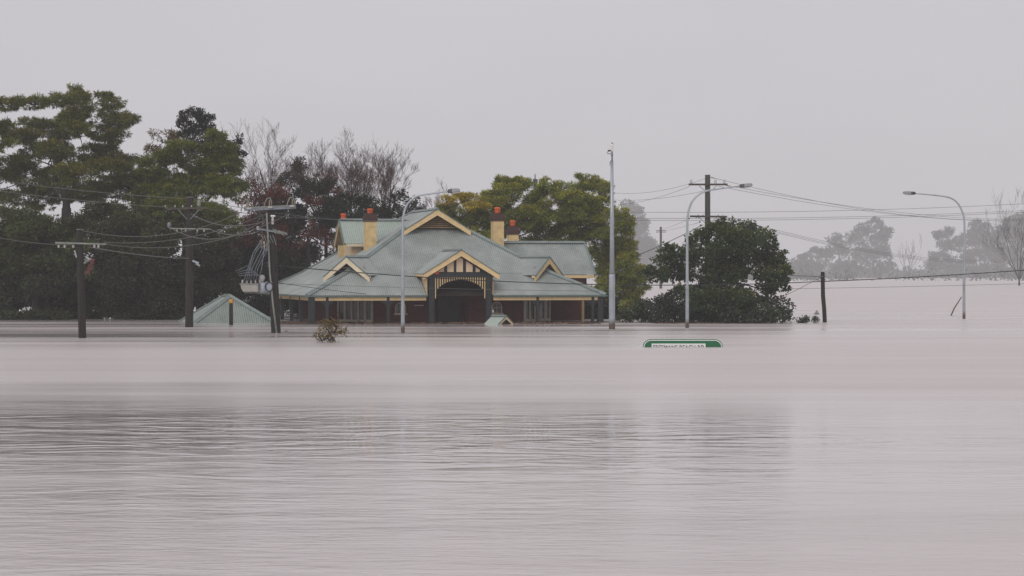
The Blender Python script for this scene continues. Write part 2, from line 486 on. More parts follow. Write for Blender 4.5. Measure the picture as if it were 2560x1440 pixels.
# left wing with its own gable
lw = empty('left_wing', (0,0,0)); lw.parent = house
yr, zr, hwl, sll, x0 = 11.0, 5.95, 1.9, .75, -4.95
ze = zr - sll*hwl
roof_sheet('wing_roof_sheet', [(x0,yr-hwl,ze),(-.3,yr-hwl,ze),(-.3,yr,zr),(x0,yr,zr)], M['roof_pale'], lw)
roof_sheet('wing_roof_sheet', [(-.3,yr+hwl,ze),(x0,yr+hwl,ze),(x0,yr,zr),(-.3,yr,zr)], M['roof_pale'], lw)
cap_line((x0,yr,zr+.02),(-.9,yr,zr+.02), lw, .06)
barge((x0,yr,zr-.02),(x0,yr-hwl-.1,ze-.095),(x0,yr+hwl+.1,ze-.095),(-1,0,0), .22, .05, M['cream'], lw)
MB().prism([(x0+.5,yr-1.45,3.2),(x0+.5,yr+1.45,3.2),(x0+.5,yr+1.45,zr-sll*1.45-.1),(x0+.5,yr,zr-.12),(x0+.5,yr-1.45,zr-sll*1.45-.1)], (4.0,0,0)).build('wall', M['cream_panel'], lw)
MB().prism([(x0+.02,yr-hwl+.05,ze-.03),(x0+.02,yr,zr-.08),(x0+.02,yr,zr-.12),(x0+.02,yr-hwl+.05,ze-.07)], (.9,0,0)).build('soffit_lining', M['soffit'], lw)
MB().prism([(x0+.02,yr+hwl-.05,ze-.03),(x0+.02,yr,zr-.08),(x0+.02,yr,zr-.12),(x0+.02,yr+hwl-.05,ze-.07)], (.9,0,0)).build('soffit_lining', M['soffit'], lw)
MB().box(x0+.1,-1.0,yr-hwl-.04,yr-hwl,ze-.17,ze-.02).build('eave_fascia', M['cream_pale'], lw)
wd = MB().box(x0+.95,x0+1.9,yr-1.53,yr-1.46,3.72,4.38).build('window', M['frame'], lw)
MB().box(x0+1.1,x0+1.38,yr-1.56,yr-1.531,3.86,4.24).build('pane', M['glass'], wd)
MB().box(x0+1.47,x0+1.75,yr-1.56,yr-1.531,3.86,4.24).build('pane', M['glass'], wd)
MB().box(x0+2.1,x0+3.3,yr-1.50,yr-1.46,3.3,4.3).build('wall_panel', M['brick'], lw)

# right wing
rw = empty('right_wing', (0,0,0)); rw.parent = house
yr, zr, hwr, slr, x1 = 9.0, 4.61, 2.45, .78, 9.62
ze = zr - slr*hwr
roof_sheet('wing_roof_sheet', [(1.5,yr-hwr,ze),(x1,yr-hwr,ze),(x1,yr,zr),(1.5,yr,zr)], RF, rw)
roof_sheet('wing_roof_sheet', [(x1,yr+hwr,ze),(1.5,yr+hwr,ze),(1.5,yr,zr),(x1,yr,zr)], RF, rw)
cap_line((2.5,yr,zr+.02),(x1,yr,zr+.02), rw, .07)
MB().bar((x1-.02,yr,zr+.02),(x1-.02,yr-hwr-.02,ze+.01), .1, .06).build('verge_trim', M['ridge'], rw)
barge((x1,yr,zr-.03),(x1,yr-hwr-.08,ze-.09),(x1,yr+hwr+.08,ze-.09),(1,0,0), .22, .05, M['cream'], rw)
MB().box(6.2,x1-.06,yr-hwr-.04,yr-hwr+.0,ze-.20,ze-.03).build('eave_fascia', M['cream'], rw)
MB().prism([(3.0,yr-2.0,-1),(3.0,yr+2.0,-1),(3.0,yr+2.0,ze+.25),(3.0,yr,zr-.1),(3.0,yr-2.0,ze+.25)], (6.1,0,0)).build('wall', M['brick'], rw)

# chimneys
def chimney(x, y, zb, zt, zc, zp, w, cap=True, m_lid=None):
    ch = empty('chimney', (x, y, 0)); ch.parent = roof
    MB().box(-w/2,w/2,-w/2,w/2,zb,zt).build('shaft', M['chimney'], ch)
    k = MB(); h = zc - zt
    for a, b, g in ((0,.30,.045),(.30,.52,.075),(.52,.74,.03),(.74,1.0,-.04)):
        hw = w/2 + g
        k.box(-hw,hw,-hw,hw,zt+h*a+.001,zt+h*b)
    k.build('brick_cap', M['soot_brick'], ch)
    hp = zp - zc; r = w*.27
    MB().lathe([(r*.86,0),(r*.92,hp*.2),(r*1.0,hp*.72),(r*1.13,hp*.78),(r*1.13,hp*.9),(r*.9,hp*.97),(r*.72,hp)], 14, (0,0,zc)).build('pot', M['pot'], ch, True)
    return ch
chimney(-3.62, 8.0, 3.9, 5.80, 6.28, 6.56, .66)
chimney(-4.25, 14.0, 3.5, 5.55, 6.05, 6.42, .60)
chimney(4.13, 8.5, 3.5, 5.88, 6.34, 6.70, .66)
chimney(6.1, 13.0, 2.6, 5.16, 5.68, 6.02, .62)

# porch
po = empty('porch', (0,0,0)); po.parent = house
px, pf, pz, phw = .1, -.28, 4.07, 2.12
psl = .62; pez = pz - psl*phw
for k in (-1, 1):
    e = (px + k*phw)
    roof_sheet('porch_roof_sheet', [(e,pf,pez),(e,4.6,pez),(px,4.6,pz),(px,pf,pz)] if k > 0 else [(e,4.6,pez),(e,pf,pez),(px,pf,pz),(px,4.6,pz)], RF, po)
    MB().box(e-.05 if k > 0 else e, e if k > 0 else e+.05, pf+.1, 2.3, pez-.2, pez-.03).build('eave_fascia', M['cream'], po)
cap_line((px,pf-.02,pz+.01),(px,4.75,pz+.01), po, .06)
barge((px,pf,pz-.02),(px-phw-.06,pf,pez-.06),(px+phw+.06,pf,pez-.06),(0,-1,0), .29, .06, M['cream'], po)
def p2x(p, s=44.95):            # photo column on the porch face -> local x
    return ((p-1280)/s + 2.98 + .225*.05)/.974
zbm0, zbm1 = 2.56, 2.80
fr = MB().prism([(px-1.75,.06,zbm1-.02),(px+1.75,.06,zbm1-.02),(px,.06,pz-.25)], (0,.06,0)).build('gable_backing', M['dark_timber'], po)
for a, b in ((1084,1090),(1094,1110),(1118,1134),(1141,1157),(1165,1181),(1189,1199)):
    xa, xb = p2x(a), p2x(b)
    top = lambda x: pz - .40 - psl*abs(x-px)
    pts = [(xa,.055,zbm1+.05),(xb,.055,zbm1+.05),(xb,.055,max(top(xb),zbm1+.06)),(xa,.055,max(top(xa),zbm1+.06))]
    if xa < px < xb: pts.insert(3, (px,.055,top(px)))
    MB().prism(pts, (0,-.03,0)).build('gable_panel', M['cream_panel'], po)
MB().box(px-1.80,px+1.80,-.06,.10,zbm0,zbm1).build('beam', M['dark_timber'], po)
for k in (-1, 1):
    xc = px + k*1.62
    MB().box(xc-.15,xc+.15,-.05,.19,-1.5,zbm0-.002).build('post', M['dark_timber'], po)
    xs = px + k*1.86
    MB().prism([(xs,.02,pez-.1),(xs,.02,Z0+.05),(xs,1.9,pez-.1)], (k*.03,0,0)).build('cheek_board', M['cream'], po)
# vertical battens over an arch
acx, ahw, az0, ah = px, 1.47, 1.38, 1.02
arch = lambda x: az0 + ah*math.sqrt(max(0, 1 - ((x-acx)/ahw)**2))
for i in range(22):
    x = px - 1.40 + 2.80*i/21
    zb = arch(x)
    if i in (0, 21): zb = az0 - .02
    MB().box(x-.024,x+.024,-.02,.02,zb+.02,zbm0-.003).build('batten', M['cream'], po)
ar = MB(); N = 24
pin = [(acx + ahw*math.cos(PI*i/N), az0 + ah*math.sin(PI*i/N)) for i in range(N+1)]
for i in range(N):
    (xa, za), (xb, zb) = pin[i], pin[i+1]
    ar.prism([(xa,.03,za),(xb,.03,zb),(xb*1.0,.03,zb+.08),(xa,.03,za+.08)], (0,.06,0))
ar.build('arch_rib', M['dark_timber'], po)
# dark boarding behind the battens (solid spandrel)
sp = MB()
for i in range(N):
    (xa, za), (xb, zb) = pin[i], pin[i+1]
    sp.prism([(xa,.10,za+.04),(xb,.10,zb+.04),(xb,.10,zbm0),(xa,.10,zbm0)], (0,.03,0))
sp.build('spandrel_board', M['dark_timber'], po)
MB().box(p2x(1086),p2x(1096),-.12,-.07,zbm1-.07,zbm1+.07).build('alarm_box', M['pot'], po)
MB().lathe([(.02,0),(.06,.03),(.075,.1),(.05,.17),(.02,.2)], 10, (px+1.9,.2,.55)).build('wall_lamp', M['white_metal'], po)

# walls under the verandah
bw = empty('house_walls', (0,0,0)); bw.parent = house
WY = 2.35
def wall(pts, name='wall', m=None, h0=-1.5, h1=2.1, th=.25):
    for (a, b) in zip(pts, pts[1:]):
        a, b = Vector((*a, 0)), Vector((*b, 0))
        t = (b-a).normalized(); nrm = Vector((-t.y, t.x, 0))
        MB().prism([a+Vector((0,0,h0)), b+Vector((0,0,h0)), b+Vector((0,0,h1)), a+Vector((0,0,h1))], nrm*th).build(name, m or M['brick'], bw)
C1 = (4.15, WY); C2 = (6.25, 4.45)
wall([(-6.25,19.5),(-6.25,4.45)])
wall([(-C2[0],C2[1]),(-C1[0],C1[1])])
wall([(-C1[0],C1[1]),(-.85,WY)])
wall([(1.05,WY),C1])
wall([C1,C2])
wall([C2,(6.25,19.5)])
MB().box(-.85,1.05,WY+.9,WY+1.0,-1.5,2.4).build('wall', M['brick'], bw)
for x in (-.85, 1.05):
    MB().box(x-.06,x+.06,WY+.26,WY+.9,-1.5,2.2).build('wall', M['brick'], bw)
dr = MB().box(-.55,.75,WY+.80,WY+.895,-1.5,1.75).build('front_door', M['door'], bw)
for k in range(2):
    MB().box(-.42+k*.62,.0+k*.62,WY+.77,WY+.80,.1,1.5).build('door_panel', M['door'], dr)
# soffit of the verandah
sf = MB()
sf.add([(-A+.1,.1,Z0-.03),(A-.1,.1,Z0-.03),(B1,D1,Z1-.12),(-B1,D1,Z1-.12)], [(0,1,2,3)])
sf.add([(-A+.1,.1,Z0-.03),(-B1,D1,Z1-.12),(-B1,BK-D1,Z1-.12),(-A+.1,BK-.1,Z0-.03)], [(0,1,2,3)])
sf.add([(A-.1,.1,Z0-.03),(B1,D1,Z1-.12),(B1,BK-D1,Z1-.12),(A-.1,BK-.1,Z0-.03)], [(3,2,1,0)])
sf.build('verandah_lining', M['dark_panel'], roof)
# gutters and fascia beams
ve = empty('verandah', (0,0,0)); ve.parent = house
for (a, b) in (((-A-.03,-.05,Z0-.05),(PXL-.05,-.05,Z0-.05)), ((PXR+.05,-.05,Z0-.05),(A+.03,-.05,Z0-.05)),
               ((-A-.05,-.03,Z0-.05),(-A-.05,BK,Z0-.05)), ((A+.05,-.03,Z0-.05),(A+.05,BK,Z0-.05))):
    MB().bar(a, b, .11, .075).build('gutter', M['gutter'], ve)
bz = Z0 - .20
posts_l = [-8.05, -7.35, -3.95]
posts_r = [4.55, 7.75, 8.3]
def beam_run(xs, y=.12):
    for a, b in zip(xs, xs[1:]):
        MB().box(a+.075,b-.075,y-.06,y+.06,bz-.09,bz+.09).build('beam', M['cream'], ve)
beam_run([-8.35,-7.35,-3.95,PXL-.02]); beam_run([PXR+.02,4.55,7.75,8.4])
for x in (-7.35,-3.95,4.55,7.75):
    MB().box(x-.072,x+.072,.03,.22,-1.5,Z0-.10).build('post', M['dark_timber'], ve)
    for k in (-1, 1):
        pts = [(x+k*.073,.12,bz-.1),(x+k*.42,.12,bz-.1),(x+k*.36,.12,bz-.16),(x+k*.17,.12,bz-.3),(x+k*.073,.12,bz-.5)]
        MB().prism(pts, (0,.04,0)).build('bracket', M['dark_timber'], ve)
for x in (-8.2, 8.2):
    MB().box(x-.16,x+.16,.02,.34,-1.5,Z0-.10).build('corner_post', M['dark_timber'], ve)
for y0, y1 in ((.5,4.0),(4.2,8.0),(8.2,12.0),(12.2,16.0)):
    MB().box(-A+.2,-A+.32,y0,y1,bz-.09,bz+.09).build('beam', M['cream'], ve)
    MB().box(-A+.17,-A+.35,y1+.01,y1+.19,-1.5,Z0-.12).build('post', M['dark_timber'], ve)
MB().box(8.45,8.60,5.2,5.4,-.5,1.2).build('corner_trim', M['cream'], ve)

# French windows in the diagonal bays
def bay(sx, n, w, off):
    wn_ = empty('window', (0,0,0)); wn_.parent = bw
    t = Vector((.7071, sx*.7071, 0)); nrm = Vector((sx*.7071, -.7071, 0))
    c = Vector((sx*5.2, 3.4, 0)) + nrm*.06 + t*off
    a, b = c - t*w/2, c + t*w/2
    MB().prism([a+Vector((0,0,.02)), b+Vector((0,0,.02)), b+Vector((0,0,1.42)), a+Vector((0,0,1.42))], -nrm*.03).build('pane', M['glass'], wn_)
    for i in range(n):
        q = a.lerp(b, i/(n-1)) + nrm*.03
        ww = .13 if i in (1, n-2) else .10
        MB().bar(q+Vector((0,0,-1.2)), q+Vector((0,0,1.45)), ww, .08, nrm).build('mullion', M['frame'], wn_)
    MB().bar(a+nrm*.035+Vector((0,0,.10)), b+nrm*.035+Vector((0,0,.10)), .07, .13).build('rail', M['frame'], wn_)
    MB().bar(a+nrm*.035+Vector((0,0,1.38)), b+nrm*.035+Vector((0,0,1.38)), .07, .10).build('rail', M['frame'], wn_)
bay(-1, 6, 2.35, 0.0); bay(1, 6, 2.75, .1)

# little arched windows
def arched(x):
    wn_ = empty('arched_window', (x, WY-.02, 0)); wn_.parent = bw
    hw, z0, zs = .25, .52, .86
    N = 12
    out = [(-hw-.06,z0),(hw+.06,z0)] + [((hw+.06)*math.cos(PI*i/N), zs+(hw+.06)*math.sin(PI*i/N)) for i in range(N+1)]
    inn = [(-hw,z0+.02),(hw,z0+.02)] + [(hw*math.cos(PI*i/N), zs+hw*math.sin(PI*i/N)) for i in range(N+1)]
    MB().prism([(a,-.02,b) for a, b in inn], (0,-.01,0)).build('pane', M['glass'], wn_)
    fm = MB()
    for i in range(len(out)):
        j = (i+1) % len(out)
        fm.prism([(out[i][0],-.02,out[i][1]),(out[j][0],-.02,out[j][1]),(inn[j][0],-.02,inn[j][1]),(inn[i][0],-.02,inn[i][1])], (0,-.05,0))
    fm.build('frame', M['frame'], wn_)
    MB().box(-.015,.015,-.06,-.035,z0+.02,zs+hw).build('glazing_bar', M['frame'], wn_)
    MB().box(-hw,hw,-.058,-.034,zs-.06,zs-.03).build('glazing_bar', M['frame'], wn_)
    MB().box(-.38,.38,-.12,0,z0-.09,z0).build('sill', M['frame'], wn_)
arched(-2.85); arched(2.70)
MB().box(-2.05,-1.52,WY-.05,WY-.003,.93,1.0).build('name_plate', M['frame'], bw)

# garage roof standing out of the water
ga = empty('drowned_garage', tuple(W(575, 684, 44.2).xy) + (0,), TH)
tag(ga, 'pale green hipped garage roof rising from the water left of the house', 'garage')
w, fr_, hh, rl = 2.3, 2.3, 1.5, 2.6
gz = -.25; gs = (hh+.25)/hh
wq = w*gs
ap0, ap1 = Vector((0, 0, hh)), Vector((0, rl, hh))
c0, c1, c2, c3 = Vector((-wq,-fr_*gs,gz)), Vector((wq,-fr_*gs,gz)), Vector((wq,rl+fr_*gs,gz)), Vector((-wq,rl+fr_*gs,gz))
roof_sheet('roof_sheet', [c0,c1,ap0], M['roof_garage'], ga)
roof_sheet('roof_sheet', [c3,c0,ap0,ap1], M['roof_garage'], ga)
roof_sheet('roof_sheet', [c1,c2,ap1,ap0], M['roof_garage'], ga)
roof_sheet('roof_sheet', [c2,c3,ap1], M['roof_garage'], ga)
for a, b in ((c0,ap0),(c1,ap0),(c2,ap1),(c3,ap1),(ap0,ap1)):
    cap_line(a+Vector((0,0,.02)), b+Vector((0,0,.02)), ga, .07)

# small gabled shelter roof in front of the porch
sk = empty('garden_shelter', tuple(W(1247, 684, 45.7).xy) + (0,), math.radians(48))
tag(sk, 'tiny green gabled shelter roof poking from the water before the porch', 'shelter')
rz, rhw, rlen = .44, .72, 1.05
for k in (-1, 1):
    pts = [(k*rhw,-rlen/2,-.06),(k*rhw,rlen/2,-.06),(0,rlen/2,rz),(0,-rlen/2,rz)]
    if k < 0: pts = [pts[1], pts[0], pts[3], pts[2]]
    roof_sheet('roof_sheet', pts, M['roof_pale'], sk, .08, .008)
cap_line((0,-rlen/2,rz+.01),(0,rlen/2,rz+.01), sk, .05)
barge((0,-rlen/2,rz-.01),(-rhw,-rlen/2,-.07),(rhw,-rlen/2,-.07),(0,-1,0), .13, .03, M['cream_panel'], sk)
MB().prism([(-rhw+.1,-rlen/2+.15,-.2),(rhw-.1,-rlen/2+.15,-.2),(0,-rlen/2+.15,rz-.08)], (0,.04,0)).build('gable_backing', M['dark_panel'], sk)
# ================================================================== poles, lamps, mast
def vmat(o): return o
def insulator(parent, p, h=.18, r=.05):
    o = MB().lathe([(r*.4,0),(r,h*.15),(r*.6,h*.3),(r,h*.45),(r*.6,h*.6),(r*.9,h*.75),(r*.35,h)], 8, p).build('insulator', M['insulator'], parent, True)
    return o

# --- pole A, far left
sA = swl(845); A0 = Vector((W(206,684,sA).x, FPX/sA, 0))
pa = empty('utility_pole', A0)
tag(pa, 'dark timber power pole furthest left, crossarm low against the big tree', 'power pole')
MB().tube([(.02,0,-1.5),(0,0,0),(-.06,0,2.3),(-.11,0,4.64)], [.175,.17,.155,.145], 12).build('shaft', M['pole_wood'], pa, True)
MB().tube([(-.11,0,4.64),(-.11,0,4.67)], [.15,.15], 12).build('top_cap', M['conduit'], pa)
arA = MB().bar((-1.13,-.19,4.08),(1.05,-.19,4.02), .09, .07).build('crossarm', M['conduit'], pa)
for x in (-.98,-.72,-.35,.55,.72):
    insulator(pa, (x,-.19,3.86), .16, .06)
MB().tube([(.1,-.15,3.2),(.28,-.18,3.32),(.42,-.18,3.38)], .05, 8).build('fuse_bracket', M['conduit'], pa)
rd = MB()
for i in range(4): rd.bar((.17+.045*i,-.2,2.75+.11*i),(.36+.05*i,-.2,2.86+.13*i), .06, .08)
rd.bar((.40,-.2,3.18),(.54,-.2,3.4), .07, .1)
rd.build('fuse_unit', M['rust_red'], pa)
MB().bar((-.30,-.17,3.75),(-.22,-.17,3.45), .05, .05).build('arm_brace', M['galv'], pa)

# --- pole B
sB = swl(818); B0 = Vector((W(473,684,sB).x, FPX/sB, 0))
pb = empty('utility_pole', B0)
tag(pb, 'tall timber power pole with two crossarms left of the garage roof', 'power pole')
MB().tube([(0,0,-1.5),(0,0,0),(.02,0,3.5),(.05,0,6.68)], [.215,.21,.19,.17], 12).build('shaft', M['pole_wood'], pb, True)
MB().tube([(.05,0,6.68),(.05,0,6.71)], [.17,.17], 12).build('top_cap', M['conduit'], pb)
MB().bar((-1.15,-.22,6.10),(.95,-.22,6.14), .08, .10).build('crossarm', M['arm_wood'], pb)
MB().bar((-.95,-.22,5.08),(1.12,-.22,5.05), .07, .06).build('crossarm', M['conduit'], pb)
for x in (-1.2,-.7,-.3,.15): insulator(pb, (x,-.22,6.16), .12, .045)
MB().lathe([(.07,0),(.085,.1),(.085,.3),(.05,.34)], 10, (.53,-.22,6.2)).build('surge_arrester', M['conduit'], pb, True)
MB().lathe([(.05,0),(.1,.06),(.1,.22),(.04,.3)], 10, (-1.0,-.22,5.1)).build('surge_arrester', M['galv_dark'], pb, True)
for x in (-.6,-.15,.45,.8): insulator(pb, (x,-.22,4.9), .13, .05)
for k in (-1, 1):
    MB().bar((k*.55,-.2,6.06),(k*.08,-.2,5.55), .03, .03).build('arm_brace', M['galv_dark'], pb)
MB().bar((.2,-.2,3.42),(.52,-.22,3.30), .08, .09).build('cable_clamp', M['tank_blue'], pb)
MB().bar((.36,-.2,3.28),(.58,-.22,3.16), .07, .07).build('cable_clamp', M['tank_blue'], pb)

# --- pole C with transformer
sC = swl(832); C0 = Vector((W(690,684,sC).x, FPX/sC, 0))
pc = empty('transformer_pole', C0)
tag(pc, 'black leaning power pole carrying a boxy transformer beside the house', 'power pole')
def cpx(x, y, dy=0.0):
    q = W(x, y, sC) - C0
    return Vector((q.x, dy, q.z))
topC = cpx(677, 527)
MB().tube([(0,0,-1.5),(0,0,0), tuple(topC*.5), tuple(topC)], [.235,.225,.205,.185], 14).build('shaft', M['pole_wood'], pc, True)
MB().bar(cpx(612,524,-.25), cpx(741,518.5,-.25), .11, .13).build('crossarm', M['galv_dark'], pc)
MB().bar(cpx(606,520,-.30), cpx(741,513.5,-.30), .05, .045).build('crossarm', M['conduit'], pc)
for x, y in ((625,521),(678,518),(732,515)):
    MB().bar(cpx(x-6,y+1,-.36), cpx(x+5,y+.6,-.36), .08, .08).build('insulator_block', M['insulator'], pc)
for (x, y) in ((609,500),(665,496),(722,494)):
    MB().tube([cpx(x-5,y+28,-.3), cpx(x-1,y+12,-.3), cpx(x+4,y+1,-.3), cpx(x+12,y-1,-.3), cpx(x+15,y+8,-.3), cpx(x+15,y+20,-.3)], .026, 6).build('jumper_lead', M['conduit'], pc, True)
    MB().bar(cpx(x+10,y+4,-.28), cpx(x+10,y+22,-.28), .045, .045).build('fuse_cutout', M['slat_brown'], pc)
MB().bar(cpx(683,541,-.25), cpx(683,561,-.25), .10, .10).build('switch_rod', M['insulator'], pc)
MB().bar(cpx(678,540,-.25), cpx(689,540,-.25), .08, .07).build('switch_head', M['white_metal'], pc)
# broken crossarm and tangle
MB().bar(cpx(646,572,-.25), cpx(716,584,-.25), .08, .09).build('crossarm', M['galv_dark'], pc)
MB().lathe([(.03,0),(.065,.05),(.065,.14),(.03,.19)], 8, cpx(646,576,-.25)).build('insulator', M['insulator'], pc, True)
for i in range(9):
    x = 684 + i*4 + random.uniform(-1,1); y = 575 + i*1.1
    MB().bar(cpx(x,y-3,-.32), cpx(x+random.uniform(4,9),y+random.uniform(4,10),-.32), .025, .03).build('bent_strap', M['conduit'], pc)
for i in range(5):
    x = 655 + i*7
    MB().tube([cpx(x,588,-.3), cpx(x+4,596+random.uniform(-3,5),-.35), cpx(x+9,604+random.uniform(-2,9),-.3)], .015, 5).build('loose_wire', M['conduit'], pc)
for x, y in ((655,600),(662,604),(669,608)):
    MB().bar(cpx(x,y,-.33), cpx(x+1,y+20,-.33), .05, .06).build('fuse_cutout', M['insulator'] if x == 662 else M['slat_brown'], pc)
# conduit down the pole
MB().tube([cpx(668,533,-.26), cpx(672,600,-.27), cpx(676,680,-.28), cpx(684,760,-.28), cpx(694,840,-.28)], .042, 8).build('conduit', M['conduit'], pc, True)
# transformer
tr_ = empty('transformer', (0,0,0)); tr_.parent = pc
a, b = cpx(604,711,-.55), cpx(648,729,.15)
MB().prism([(a.x,-.5,a.z),(b.x,-.5,a.z),(b.x,-.5,b.z+.05),(b.x-.05,-.5,b.z),(a.x+.12,-.5,b.z),(a.x+.04,-.5,b.z+.15)], (0,.75,0)).build('tank', M['tank'], tr_)
MB().box(a.x-.03,b.x+.03,-.53,.28,a.z-.01,a.z+.05).build('lid', M['conduit'], tr_)
for i in range(5):
    MB().lathe([(.03,0),(.055,.03),(.035,.06),(.055,.09),(.035,.12),(.02,.17)], 8, (a.x+.08+i*.2,-.35+.02*i,a.z+.05)).build('bushing', M['insulator'], tr_, True)
MB().bar((a.x+.15,-.15,b.z-.045),(b.x+.75,-.15,b.z-.045), .10, .07).build('bracket', M['conduit'], tr_)
q = cpx(659,706,-.2); q2 = cpx(659,732,-.2)
MB().tube([(q.x,-.2,q2.z),(q.x,-.2,q.z)], [.17,.17], 12).build('regulator', M['tank_blue'], tr_, True)
MB().lathe([(.07,0),(.10,.08),(.14,.16),(.15,.24),(.10,.31),(.03,.34)], 12, (cpx(656,702).x,-.2,q.z+.01)).build('conservator', M['insulator'], tr_, True)
q = cpx(675,706,-.2)
ring = [(q.x + .17*math.cos(t*2*PI/18), -.38, q.z-.20 + .21*math.sin(t*2*PI/18)) for t in range(19)]
MB().tube(ring, .028, 6).build('cable_coil', M['wire_dark'], tr_, True)
MB().box(q.x-.16,q.x+.12,-.34,-.05,q.z-.42,q.z+.03).build('control_box', M['tank_blue'], tr_)
for i in range(7):
    x0 = 612 + i*6; 
    p0 = cpx(x0,703,-.4); p3 = cpx(655+i*3,600+i*2,-.33)
    mid1 = cpx(x0+6+random.uniform(-4,4),672,-.5); mid2 = cpx(x0+20+random.uniform(-6,6),632,-.5)
    MB().tube([p0, mid1, mid2, p3], .017, 5).build('jumper_lead', M['galv_dark'], tr_, True)
for i in range(4):
    MB().tube([cpx(592+i*3,678+4*i,-.4), cpx(606+i*5,672+5*i,-.5), cpx(622+i*9,664+8*i,-.5), cpx(640+6*i,690,-.4)], .013, 5).build('jumper_lead', M['galv_dark'], tr_, True)

# --- short marker post with orange band
sD = swl(812); Dp = Vector((W(578,684,sD).x, FPX/sD, 0))
pd = empty('marker_post', Dp); tag(pd, 'short black post with an orange band before the garage roof', 'post')
MB().tube([(0,0,-1),(-.01,0,1.16)], [.115,.105], 10).build('shaft', M['pole_wood'], pd, True)
MB().tube([(-.01,0,1.162),(-.01,0,1.38)], [.107,.107], 10).build('band', M['orange'], pd, True)

# --- pole E behind the dark tree
sE = 42.0; E0 = Vector((W(1769,684,sE).x, FPX/sE, 0))
pe = empty('utility_pole', E0); tag(pe, 'mossy grey power pole with two crossarms above the dark leafy tree', 'power pole')
def epx(x, y, dy=0.0):
    q = W(x, y, sE) - E0
    return Vector((q.x, dy, q.z))
MB().tube([(0,0,-1.5),(0,0,4),(0,0,epx(0,437).z)], [.20,.17,.155], 12).build('shaft', M['pole_grey'], pe, True)
for yc, xa, xb in ((461.5,1721,1818),(541,1724,1817)):
    MB().bar(epx(xa,yc,-.2), epx(xb,yc+(0 if yc < 500 else 1),-.2), .10, .11).build('crossarm', M['arm_wood'], pe)
    for k in (-1, 1):
        MB().bar(epx(1769+k*22,yc+3,-.18), epx(1769+k*4,yc+19,-.17), .03, .035).build('arm_brace', M['galv_dark'], pe)
for x in (1727,1788,1810):
    MB().lathe([(.06,0),(.075,.03),(.062,.06),(.07,.22),(.04,.26)], 10, epx(x,460,-.2)).build('insulator', M['insulator'], pe, True)
for x in (1757,1795,1745): insulator(pe, epx(x,540,-.2), .08, .05)
for x, y in ((1722,548),(1740,545),(1746,545),(1804,548),(1823,549),(1749,557),(1801,546)):
    MB().lathe([(.02,0),(.045,.03),(.045,.07),(.02,.1)], 8, epx(x,y,-.2)).build('wire_clamp', M['lamp_dark'], pe, True)
MB().bar(epx(1776,443,-.1), epx(1786,446,-.1), .05, .06).build('strain_insulator', M['slat_brown'], pe)
MB().bar(epx(1815,464,-.2), epx(1826,466,-.2), .05, .06).build('strain_insulator', M['slat_brown'], pe)

# --- pole behind the trees, right of centre
sF = 35.0; F0 = Vector((W(1339,684,sF).x, FPX/sF, 0))
pf_ = empty('utility_pole', F0); tag(pf_, 'bare pole top rising out of the green tree behind the house', 'power pole')
zt = (W(0,448,sF)).z
MB().tube([(0,0,-1.5),(0,0,zt)], [.19,.145], 10).build('shaft', M['pole_grey'], pf_, True)
MB().tube([(-.03,0,zt-.2),(-.04,0,(W(0,435,sF)).z)], [.05,.045], 8).build('top_spike', M['galv_dark'], pf_, True)
MB().bar((-.12,-.02,zt-.25),(-.12,-.02,zt+.02), .1, .12).build('bracket', M['pole_grey'], pf_)

# --- distant pole in the mist
sG = 13.5; G0 = Vector((W(1652,684,sG).x, FPX/sG, 0))
pg = empty('utility_pole', G0); tag(pg, 'faint distant power pole fading into the mist', 'power pole')
MB().tube([(0,0,-1),(0,0,W(0,567,sG).z)], [.26,.2], 8).build('shaft', M['pole_grey'], pg, True)
MB().bar(((1640-1652)/sG,-.2,W(0,577,sG).z),((1665-1652)/sG,-.2,W(0,577,sG).z), .15, .15).build('crossarm', M['arm_wood'], pg)
MB().bar(((1640-1652)/sG,-.2,W(0,580.5,sG).z),((1665-1652)/sG,-.2,W(0,580.5,sG).z), .1, .1).build('crossarm', M['arm_wood'], pg)

# --- stub pole on the right
sH = swl(806); H0 = Vector((W(2062,684,sH).x, FPX/sH, 0))
ph = empty('stub_pole', H0); tag(ph, 'short dark timber stub pole leaning in open water on the right', 'pole')
MB().tube([(.03,0,-1.5),(0,0,0),(-.03,0,.7),(-.10,0,1.5),(-.12,0,2.80),(-.12,0,2.86)], [.125,.12,.118,.118,.112,.10], 12).build('shaft', M['pole_wood'], ph, True)
MB().tube([(-.12,-.11,2.6),(-.2,-.13,2.6)], [.03,.03], 6).build('eye_bolt', M['galv_dark'], ph)

